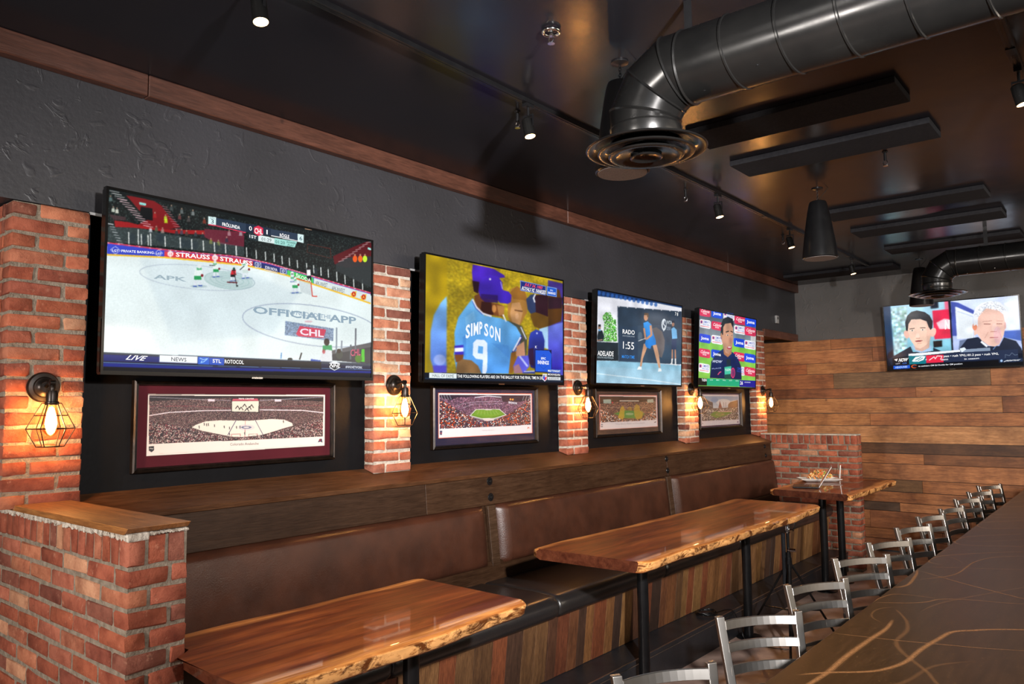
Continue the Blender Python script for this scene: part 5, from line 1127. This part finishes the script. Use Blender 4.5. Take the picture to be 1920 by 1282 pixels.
def frame(label, y0, y1, z0, z1, fq, pic, quad, matc, fw=.024):
    t = thing('framed_panorama', label, 'framed picture', (.02, (y0+y1)/2, (z0+z1)/2))
    g = G()
    def side(a, b):   # mitred moulding
        pass
    prof = [(.0,.0),(.028,.0),(.034,.007),(.026,.012),(.030,.018),(.016,fw),(.0,fw)]
    rect = [(y0,z0),(y1,z0),(y1,z1),(y0,z1)]; n = len(prof); vs = []
    sg = [(1,1),(-1,1),(-1,-1),(1,-1)]
    for (yy,zz),(a,b) in zip(rect, sg):
        for d, w_ in prof: vs.append((.0015+d, yy+a*w_, zz+b*w_))
    fs = []
    for i in range(4):
        j = (i+1) % 4
        for k in range(n): fs.append((i*n+k, i*n+(k+1)%n, j*n+(k+1)%n, j*n+k))
    g.add(vs, fs); g.build('moulding', 'bronze', t, smooth=30)
    G().box(.002,.010,y0+fw-.004,y1-fw+.004,z0+fw-.004,z1-fw+.004).build('mat_board', plain('mat_'+matc, hx(matc), .8, c2=tuple(x*.85 for x in hx(matc)), nscale=6, spec=.2), t)
    H = homography(fq); q = [H@np.array([x,y,1.0]) for x,y in quad]; q = [a[:2]/a[2] for a in q]
    u0 = (q[0][0]+q[3][0])/2; u1 = (q[1][0]+q[2][0])/2; v0 = (q[0][1]+q[1][1])/2; v1 = (q[2][1]+q[3][1])/2
    W_, H_ = y1-y0, z1-z0
    build_pic(pic, 'panorama_print', 'print_lettering', (.0112, y0+u0*W_, z1-v0*H_), (0,(u1-u0)*W_,0), (0,0,-(v1-v0)*H_), (1,0,0), t, 'print', 'ink')
    G().box(.014,.0155,y0+fw-.003,y1-fw+.003,z0+fw-.003,z1-fw+.003).build('glass_pane', M['glass'], t)
    return t
frame('maroon-matted framed panorama of an ice rink below the hockey screen', 1.617, 2.766, 1.556, 1.989, [(250,712),(629,720),(628,858),(253,889)], print1(), [(282.5,738.9),(613.3,739.4),(612.8,836.1),(279.2,854.9)], '4c141e')
frame('navy-matted framed football stadium panorama with an orange-edged print, below the baseball screen', 3.557, 4.69, 1.566, 1.989, [(812,722),(1009,727),(1009,826),(812,846)], print2(), [(826.4,736.1),(1001.7,737.5),(1001.7,811.4),(825.7,821.7)], '1c2340')
frame('dark-matted framed stadium panorama with yellow smoke over the field, below the tennis screen', 5.493, 6.65, 1.568, 1.988, [(1117,727),(1240,731),(1240,811),(1117,822)], print3(), [(1127.5,740),(1235.3,740.3),(1235.3,799.7),(1127.8,805.8)], '231c24')
frame('purple-matted framed ballpark panorama under a blue sky, below the interview screen', 7.47, 8.565, 1.575, 1.982, [(1312,732),(1391,736),(1391,800),(1312,806)], print4(), [(1317.2,739.7),(1388.8,740.5),(1388.8,794.7),(1318,798.7)], '3a2048')
# pale rail glimpsed at the head of each recess
for i, (a, b) in enumerate(((1.376,2.999),(3.306,4.984),(5.291,7.019),(7.326,8.864))):
    struct(G().box(.072, .082, a, b, 2.722, 2.734).build('trim_%d' % (i+3), 'white'))

# ------------------------------------------------------------------ ceiling fittings
def panel(y0, x0, x1, label, w_=.32):
    t = tag(G().box(x0, x1, y0, y0+w_, CEIL-.035, CEIL-.0005).build('acoustic_panel', 'panel', bevel=.004, seg=2), label, 'ceiling panel', 'black felt panels on the ceiling')
panel(3.25, 1.70, 2.81, 'black ceiling panel half hidden behind the nearer duct')
panel(3.96, 1.70, 2.815, 'black ceiling panel directly beyond the nearer duct')
panel(4.675, 1.655, 2.825, 'black ceiling panel in front of the middle hanging speaker, second beyond the nearer duct')
panel(6.43, 1.68, 2.84, 'black ceiling panel just beyond the middle hanging speaker')
panel(7.29, 1.665, 2.843, 'black ceiling panel second beyond the middle hanging speaker, short of the far duct')
panel(8.38, 1.685, 2.853, 'black ceiling panel over the far duct')
panel(9.40, .27, 1.53, 'black ceiling panel in the far corner by the end wall', .36)

def duct(label, cx, cy, cz, r, x_end, discR, zdisc, hang):
    t = thing('air_duct', label, 'air duct', (cx, cy, zdisc))
    R_ = r*1.15
    # horizontal spiral run with seams
    xs = cx+R_*1.25; g = G(); prof = []; x = xs
    prof.append((r, xs))
    while x < x_end:
        x += .20
        prof += [(r,x-.006),(r+.004,x-.003),(r+.004,x+.003),(r,x+.006)]
    n = 48; vs = []; fs = []
    k = 0
    for rr, xx in prof:
        for j in range(n):
            a = 2*PI*j/n; sk = .12*math.cos(a+.6) if rr > 0 and xx > xs+.05 else 0
            vs.append((xx+sk*r*1.2, cy+rr*math.cos(a), cz+rr*math.sin(a)))
    for i in range(len(prof)-1):
        for j in range(n): fs.append((i*n+j, i*n+(j+1)%n, (i+1)*n+(j+1)%n, (i+1)*n+j))
    g.add(vs, fs); g.build('spiral_run', 'duct', t, smooth=35)
    # gored elbow: rings at 0, 15, 45, 75, 90 degrees
    g = G(); ox, oz = cx+R_*1.25, cz-R_*1.25; Rb = R_*1.25
    angs = [0, 15, 45, 75, 90]; vs = []; fs = []
    rings_ = []
    def ringpt(phi, rr, a, plane):
        # centre line on gores; ring plane through bend centre at angle phi
        pass
    cen = []
    for ph in angs:
        q = math.radians(ph); f = 1 if ph in (0,90) else 1/math.cos(math.radians(15))
        cen.append((ox-Rb*f*math.sin(q), oz+Rb*f*math.cos(q), q, f))
    for (x_, z_, q, f) in cen:
        for dr, lead in ((0,-1),(.006,0),(0,1)):
            row = []
            for j in range(n):
                a = 2*PI*j/n
                # ring lies in the plane containing y and the radial direction
                rad = (r+dr)*math.cos(a)*f; yy = (r+dr)*math.sin(a)
                tx, tz = -math.cos(q), -math.sin(q)
                vs.append((x_-rad*math.sin(q)+tx*lead*.006, cy+yy, z_+rad*math.cos(q)+tz*lead*.006)); row.append(len(vs)-1)
            rings_.append(row)
    for i in range(len(rings_)-1):
        for j in range(n): fs.append((rings_[i][j], rings_[i][(j+1)%n], rings_[i+1][(j+1)%n], rings_[i+1][j]))
    g.add(vs, fs); g.build('elbow', 'duct', t, smooth=30)
    g = G(); g.lathe([(r,zdisc+.03),(r,oz-.05),(r+.003,oz-.045),(r+.003,oz),(r,oz+.002)], (cx,cy,0), 'z', n); g.build('neck', 'duct', t, smooth=35)
    d = discR
    def cone(nm, ro, ri, zo, dep):
        g = G(); pr = [(ro,zo+.007),(ro+.003,zo+.004),(ro,zo)]
        for q in np.linspace(.05, 1, 10): pr.append((ro+(ri-ro)*q, zo-.003*math.sin(PI*min(1,q*2))+dep*q**1.3))
        for q in np.linspace(1, .05, 10): pr.append((ro+(ri-ro)*q, zo+.004-.003*math.sin(PI*min(1,q*2))+dep*q**1.3))
        g.lathe(pr, (cx,cy,0), 'z', 64); g.build(nm, 'duct', t, smooth=60)
    cone('diffuser_rim', d, r*.97, zdisc, .035)
    cone('diffuser_cone', d*.80, d*.44, zdisc-.014, .020)
    cone('diffuser_cone', d*.62, d*.26, zdisc-.026, .014)
    g = G(); g.lathe([(0,zdisc-.012),(d*.16,zdisc-.014),(d*.26,zdisc-.026),(d*.27,zdisc-.030),(d*.25,zdisc-.032),(d*.16,zdisc-.020),(0,zdisc-.017)], (cx,cy,0), 'z', 40); g.build('diffuser_centre', 'duct', t, smooth=50)
    for hx_ in hang:
        g = G().box(hx_-.016, hx_+.016, cy-.0015, cy+.0015, cz+r+.001, CEIL-.001).box(hx_-.03,hx_+.03,cy-.012,cy+.012,cz+r-.002,cz+r+.006); g.build('hanger_strap', 'silver' if False else 'black_metal', t)
    for k_, (a, xx) in enumerate(((-1.9,.08),(-1.6,.08),(-2.2,.30))):
        G().lathe([(.0055,0),(.0055,.004),(0,.006)], (xs+xx, cy+(r)*math.cos(a), cz+(r)*math.sin(a)), 'z', 8).build('screw', 'chrome', t)
    return t
duct('nearer black spiral air duct with an elbow and round diffuser', 2.17, 2.66, 3.155, .14, 7.9, .24, 2.868, (2.37, 4.6, 6.4))
duct('farther black spiral air duct with an elbow and round diffuser near the end wall screen', 2.206, 8.05, 3.13, .125, 7.9, .245, 2.853, (2.62, 4.6, 6.4))

def speaker(label, x, y):
    t = thing('pendant_speaker', label, 'speaker', (x, y, CEIL), 0, 'hanging speakers')
    z0 = 2.905
    G().lathe([(0,z0+.43),(.045,z0+.43),(.058,z0+.424),(.066,z0+.40),(.078,z0+.34),(.10,z0+.20),(.116,z0+.08),(.122,z0+.03),(.124,z0+.005),(.118,z0),(.112,z0+.006),(0,z0+.008)], (x,y,0), 'z', 48).build('cabinet', 'black_metal', t, smooth=40)
    G().lathe([(0,z0-.002),(.112,z0-.002),(.114,z0+.005),(0,z0+.005)], (x,y,0), 'z', 40).build('grille', 'grille', t, smooth=30)
    g = G().lathe([(0,CEIL-.0005),(.04,CEIL-.0005),(.04,CEIL-.006),(.008,CEIL-.012),(0,CEIL-.014)], (x,y,0), 'z', 24).build('ceiling_plate', 'black_metal', t, smooth=30)
    g = G(); 
    for k in range(5):
        zz = CEIL-.02-k*.014; pts = [(x+(.007*math.cos(a) if k % 2 else 0), y+(0 if k % 2 else .007*math.cos(a)), zz+.010*math.sin(a)) for a in np.linspace(0,2*PI,12,endpoint=False)]
        g.tube(pts, .0016, 6, closed=True)
    g.tube([(x-.014,y,z0+.43),(x-.002,y,CEIL-.075)], .0015, 6); g.tube([(x+.014,y,z0+.43),(x+.002,y,CEIL-.075)], .0015, 6); g.tube(catmull([(x+.07,y+.03,CEIL-.002),(x+.02,y,CEIL-.07),(x+.006,y,z0+.43)], 6), .002, 6)
    g.build('suspension', 'black_metal', t)
speaker('black hanging speaker mostly hidden behind the nearer duct elbow', 1.878, 2.957)
speaker('black hanging speaker in the middle of the ceiling, fully visible', 1.873, 5.732)
speaker('black hanging speaker beside the farther duct elbow', 1.80, 9.40)
G_ = None
def track(label, x, y0, y1, ygap=None):
    t = thing('light_track', label, 'light track', (x, (y0+y1)/2, CEIL))
    g = G().box(x-.018, x+.018, y0, y1, CEIL-.022, CEIL-.0005); g.build('rail', 'black_metal', t)
    g = G().box(x-.006, x+.006, y0, y1, CEIL-.024, CEIL-.0222); g.build('slot', 'duct', t)
    for y in ([ygap] if ygap else np.arange(y0+1.9, y1, 2.44)): G().box(x-.020, x+.020, y-.04, y+.04, CEIL-.027, CEIL-.0225).build('joiner', 'black_metal', t)
    return t
track('long black light track running the length of the ceiling above the tables', 1.285, -3.0, 9.3)
track('black light track at the right edge of the ceiling above the bar', 3.29, -2.5, 4.35, 3.98)
def make_head(label):
    t = thing('track_spotlight', label, 'spotlight', (0,0,0), 0, 'track spotlights')
    g = G().box(-.016,.016,-.03,.03,-.018,0).lathe([(0,-.018),(.007,-.018),(.007,-.06),(0,-.06)], (0,0,0), 'z', 10); g.box(-.03,.03,-.004,.004,-.066,-.056).box(-.031,-.028,-.006,.006,-.12,-.056).box(.028,.031,-.006,.006,-.12,-.056)
    g.build('yoke', 'black_metal', t)
    h = G().lathe([(0,.05),(.022,.05),(.028,.044),(.030,-.05),(.027,-.05),(.024,-.040),(0,-.040)], (0,0,0), 'z', 28).build('lamp_housing', 'duct', t, smooth=40)
    h.location = (0,0,-.125); h.rotation_euler = (0,-.22,0)
    l = G().lathe([(0,-.049),(.0265,-.049),(.0265,-.045),(0,-.045)], (0,0,0), 'z', 24).build('lens', 'spotlens', h, smooth=30, world=False)
    return t
hl = ['lit track spotlight nearest the camera, at the top edge of the view','lit track spotlight to the left of the nearer duct','lit track spotlight right of the nearer duct, first one beyond it','lit track spotlight just left of the middle hanging speaker','lit track spotlight farthest along the long track','lit track spotlight at the right edge above the bar']
hp = [(1.285,1.46,0),(1.285,3.02,0),(1.285,5.30,0),(1.285,6.80,0),(1.285,8.68,0),(3.29,4.22,0)]
h0 = make_head(hl[0])
bpy.context.view_layer.update()
for i, (x, y, a) in enumerate(hp):
    if i == 0: h0.location = (x, y, CEIL-.023)
    else: dup(h0, (x, y, CEIL-.023), a, hl[i], 'track spotlights')
    l = bpy.data.lights.new('spot_beam', 'SPOT'); l.energy = 26; l.color = (1,.72,.45); l.spot_size = math.radians(75); l.spot_blend = .8; l.shadow_soft_size = .02
    o = bpy.data.objects.new('spot_beam', l); C.objects.link(o); o.location = (x+.045, y, CEIL-.023-.20); o.rotation_euler = (0,-.22,0)
# sprinklers
def sprinkler(label, x, y, big):
    t = thing('fire_sprinkler', label, 'sprinkler', (x, y, CEIL))
    if big:
        g = G(); g.tube([(x+.034*math.cos(a), y+.034*math.sin(a), CEIL-.012) for a in np.linspace(0,2*PI,32,endpoint=False)], .008, 10, closed=True); g.build('escutcheon', 'chrome', t, smooth=60)
    G().lathe([(0,CEIL-.0005),(.018,CEIL-.0005),(.014,CEIL-.008),(.009,CEIL-.010),(.009,CEIL-(.03 if big else .06)),(0,CEIL-(.03 if big else .06))], (x,y,0), 'z', 16).build('body', 'chrome' if big else 'black_metal', t, smooth=40)
    zz = CEIL-(.03 if big else .06)
    g = G().tube([(x-.009,y,zz),(x-.014,y,zz-.015),(x-.004,y,zz-.030)], .0025, 6).tube([(x+.009,y,zz),(x+.014,y,zz-.015),(x+.004,y,zz-.030)], .0025, 6)
    g.lathe([(0,zz-.030),(.015,zz-.030),(.015,zz-.033),(0,zz-.033)], (x,y,0), 'z', 16); g.build('deflector', 'chrome', t, smooth=30)
sprinkler('chrome fire sprinkler with a bright ring at the top of the view', 1.824, 2.498, True)
sprinkler('small black fire sprinkler just beyond the second felt panel', 2.479, 5.16, False)
sprinkler('small fire sprinkler near the track, left of the nearer duct', 1.148, 3.10, False)
sprinkler('small fire sprinkler near the track, below the nearer duct diffuser', 1.134, 5.08, False)
sprinkler('small fire sprinkler near the track, by the middle hanging speaker', 1.114, 7.10, False)
ws = thing('wall_sensor', 'small grey sensor box on the upper wall near the far corner', 'sensor', (.072, 9.63, 2.90))
G().box(.0705,.10,9.59,9.67,2.86,2.96).build('housing', 'white', ws, bevel=.006, seg=2); G().lathe([(0,.033),(.016,.031),(.018,.029),(0,.029)], (.070,9.63,2.925), 'x', 16).build('lens', 'tvblack', ws, smooth=40)

# ------------------------------------------------------------------ bar counter
XB = 2.811; ZB = 1.09
bar = thing('bar_counter', 'long bronze brown bar counter with swirled pattern along the right side', 'bar', (3.2, 5.0, 0))
G().box(XB, 3.72, 1.2, 9.55, ZB-.04, ZB).build('countertop', 'counter', bar, bevel=.003, seg=2)
G().box(XB+.28, 3.60, 1.3, 9.45, 0, ZB-.041).build('bar_front', 'black_step', bar)
SW = [
 ([(2.90,2.05),(2.91,2.15),(2.92,2.28),(2.92,2.44),(2.93,2.66),(2.94,2.82),(2.93,2.95)], .016, 1),
 ([(2.86,2.20),(2.92,2.27),(3.0,2.34),(3.04,2.4),(3.07,2.5),(3.08,2.65),(3.1,2.8),(3.12,2.91),(3.17,2.97),(3.23,3.03),(3.34,3.10),(3.5,3.15)], .014, 1),
 ([(3.24,2.30),(3.18,2.36),(3.14,2.44),(3.08,2.53),(3.03,2.61),(3.0,2.7),(3.0,2.83),(2.98,2.93),(2.95,3.01),(2.9,3.11)], .013, .35),
 ([(2.92,2.88),(2.87,2.93),(2.85,3.01),(2.86,3.08),(2.90,3.14)], .007, .3),
 ([(2.813,2.66),(2.9,2.68),(3.02,2.71),(3.14,2.75),(3.23,2.78),(3.4,2.86)], .0045, .9),
 ([(2.813,3.16),(2.815,3.22),(2.83,3.30),(2.85,3.34),(2.91,3.36),(3.03,3.36)], .006, .6),
 ([(2.815,3.15),(2.86,3.18),(2.93,3.23),(2.97,3.28),(3.0,3.35),(3.05,3.39),(3.12,3.42),(3.21,3.44),(3.4,3.52)], .007, .7),
 ([(2.813,3.45),(2.84,3.49),(2.85,3.56),(2.84,3.7),(2.83,3.79),(2.815,3.88)], .012, .9),
 ([(2.82,3.86),(2.92,3.78),(3.02,3.7),(3.14,3.62),(3.30,3.52),(3.5,3.42)], .007, .9),
 ([(2.86,3.66),(2.93,3.77),(2.97,3.89),(2.98,4.08),(2.99,4.22),(3.05,4.40),(3.2,4.55)], .008, .7),
 ([(2.813,3.95),(2.92,4.01),(3.08,4.09),(3.25,4.19)], .004, .8),
 ([(2.90,4.05),(2.84,4.07),(2.815,4.11),(2.815,4.2),(2.85,4.3),(2.97,4.46),(3.14,4.63),(3.35,4.75)], .007, .8),
 ([(2.95,4.15),(2.90,4.25),(2.83,4.30),(2.815,4.38),(2.83,4.47),(2.87,4.53)], .008, .3),
 ([(3.3,4.80),(3.12,4.79),(2.93,4.69),(2.85,4.68),(2.815,4.75),(2.82,4.86),(2.86,4.99),(3.08,5.24),(3.3,5.4)], .008, .7),
 ([(3.15,5.1),(3.05,4.97),(2.96,4.87),(2.89,4.82),(2.85,4.81)], .007, .5),
 ([(3.2,5.55),(3.05,5.47),(2.90,5.35),(2.84,5.38),(2.815,5.47),(2.83,5.6),(3.02,5.81),(3.2,5.9)], .009, .6),
 ([(3.15,6.05),(3.0,5.96),(2.85,5.86),(2.815,5.91),(2.825,6.0),(2.98,6.14)], .009, .5),
 ([(3.05,6.65),(2.94,6.57),(2.84,6.52),(2.815,6.61),(2.83,6.79),(2.95,6.95)], .010, .5),
 ([(3.0,7.4),(2.87,7.34),(2.83,7.37),(2.815,7.47),(2.84,7.62)], .011, .5),
 ([(3.3,3.9),(3.15,3.6),(3.02,3.3),(2.98,3.1)], .009, .25), ([(3.0,2.2),(3.1,2.3),(3.14,2.5),(3.22,2.62)], .012, .25)]
g = G(); zo = 0
for pts, wd, al in SW:
    wd *= .85
    P = catmull(pts, 8); zo += 1; k = len(P); vs = []; fs = []
    nw = 6
    for i, p in enumerate(P):
        d = P[min(i+1,k-1)]-P[max(i-1,0)]; d = d/(np.hypot(*d)+1e-9); nrm = np.array([-d[1], d[0]])
        ww = wd*(.55+.45*math.sin(PI*i/(k-1)))
        for j in range(nw+1):
            q = p+nrm*ww*(j/nw*2-1); vs.append((max(q[0], XB+.001), q[1], ZB+.00025+zo*.00003))
    for i in range(k-1):
        e = min(1, min(i, k-2-i)/5+.12)
        for j in range(nw):
            a = al*e*(math.sin(PI*(j+.5)/nw)**1.6)*.75
            b = len(g.v)
            g.add([vs[i*(nw+1)+j], vs[i*(nw+1)+j+1], vs[(i+1)*(nw+1)+j+1], vs[(i+1)*(nw+1)+j]], [(0,1,2,3)], (a,a,a,1))
g.build('brushed_swirls', 'swirl', bar)

# ------------------------------------------------------------------ bar stools
def make_stool(label):
    t = thing('bar_stool', label, 'bar stool', (0,0,0), 0, 'metal ladder-back stools along the bar')
    H = 1.03
    for s_ in (-1, 1):
        def xq(z): return -.155-.075*max(0, (z-.72))/.31-.0
        # rear post with leg below: bent rectangular tube
        yt, yb = .168*s_, .150*s_
        g = G(); hw, hd = .0165, .011
        lv = [(-.165, yb, .735), (-.185, yb+.004*s_, .80), (-.235, yt, H)]
        vs = []
        for x, y, z in lv:
            for a, b in ((-hd,-hw),(hd,-hw),(hd,hw),(-hd,hw)): vs.append((x+a, y+b, z))
        fs = [(3,2,1,0),(8,9,10,11)]
        for i in range(2):
            for j in range(4): fs.append((i*4+j, i*4+(j+1)%4, (i+1)*4+(j+1)%4, (i+1)*4+j))
        g.add(vs, fs); g.build('back_post', 'steel', t, bevel=.003, seg=2)
    for k in range(4):
        z1 = H-.014-k*.079; g = G(); nn = 12; vs = []
        for i in range(nn+1):
            v = i/nn*2-1; zc = z1
            xb = -.235+.05*max(0,(H-(z1-.02)))/.23; xx = xb-.030*(1-v*v)+.004; y = v*.152
            for a, b in ((-.004,0),(.004,0),(.004,-.034),(-.004,-.034)): vs.append((xx+a+b*(-.22), y, zc+b))
        fs = [(0,1,2,3), tuple(nn*4+j for j in (3,2,1,0))]
        for i in range(nn):
            for j in range(4): fs.append((i*4+j, i*4+(j+1)%4, (i+1)*4+(j+1)%4, (i+1)*4+j))
        g.add(vs, fs); g.build('back_slat', 'steel', t, bevel=.002, seg=1)
    g = G(); 
    G().box(-.17,.20,-.19,.19,.735,.775).build('seat', 'vinyl', t, bevel=.015, seg=4)
    G().box(-.16,.19,-.175,.175,.71,.734).build('seat_frame', 'steel', t)
    for sx in (-1, 1):
        for s_ in (-1, 1):
            x0, y0_ = (.17 if sx > 0 else -.15), .16*s_; x1_, y1_ = (.22 if sx > 0 else -.20), .205*s_
            vs = []
            for x, y, z in ((x1_,y1_,0),(x0,y0_,.712)):
                for a, b in ((-.012,-.012),(.012,-.012),(.012,.012),(-.012,.012)): vs.append((x+a, y+b, z))
            g = G().add(vs, [(3,2,1,0),(4,5,6,7)]+[(j,(j+1)%4,(j+1)%4+4,j+4) for j in range(4)]); g.build('leg', 'steel', t, bevel=.002, seg=1)
    g = G().box(.19,.215,-.19,.19,.27,.295).box(-.19,-.168,-.185,.185,.30,.32).box(-.18,.20,.18,.195,.34,.36).box(-.18,.20,-.195,-.18,.34,.36); g.build('footrest_rails', 'steel', t)
    return t
SP = [((2.354,2.02),(2.551,2.346))]
st = [((-0.649,1.375),(-0.54,1.516)),((-0.641,1.699),(-0.552,1.862)),((-0.647,2.06),(-0.549,2.208)),((-0.642,2.341),(-0.56,2.507)),((-0.642,2.661),(-0.57,2.833)),((-0.641,2.956),(-0.586,3.133)),((-0.618,3.226),(-0.569,3.391)),((-0.633,3.569),(-0.561,3.747)),((-0.634,3.885),(-0.562,4.053)),((-0.643,4.194),(-0.563,4.361))]
for a, b in st: SP.append(((a[0]*2.05+3.66, a[1]*2.05), (b[0]*2.05+3.66, b[1]*2.05)))
ord_ = ['first','second','third','fourth','fifth','sixth','seventh','eighth','ninth','tenth','eleventh']
for i, (a, b) in enumerate(SP):
    th = math.atan2(b[1]-a[1], b[0]-a[0]); ph = th-PI/2
    c = Vector(((a[0]+b[0])/2, (a[1]+b[1])/2, 0)); f = Vector((math.sin(th), -math.cos(th), 0))
    loc = c+f*.235
    lb = ('brushed steel ladder-back bar stool nearest the camera, cut off by the bottom of the view' if i == 0 else 'brushed steel ladder-back bar stool farthest down the bar, by the boarded end wall' if i == 10 else 'brushed steel ladder-back bar stool, %s from the camera in the row along the bar' % ord_[i])
    if i == 0: s0_ = make_stool(lb); s0_.location = loc; s0_.rotation_euler = (0,0,ph); first = s0_
    else: dup(first, loc, ph, lb, 'metal ladder-back stools along the bar')
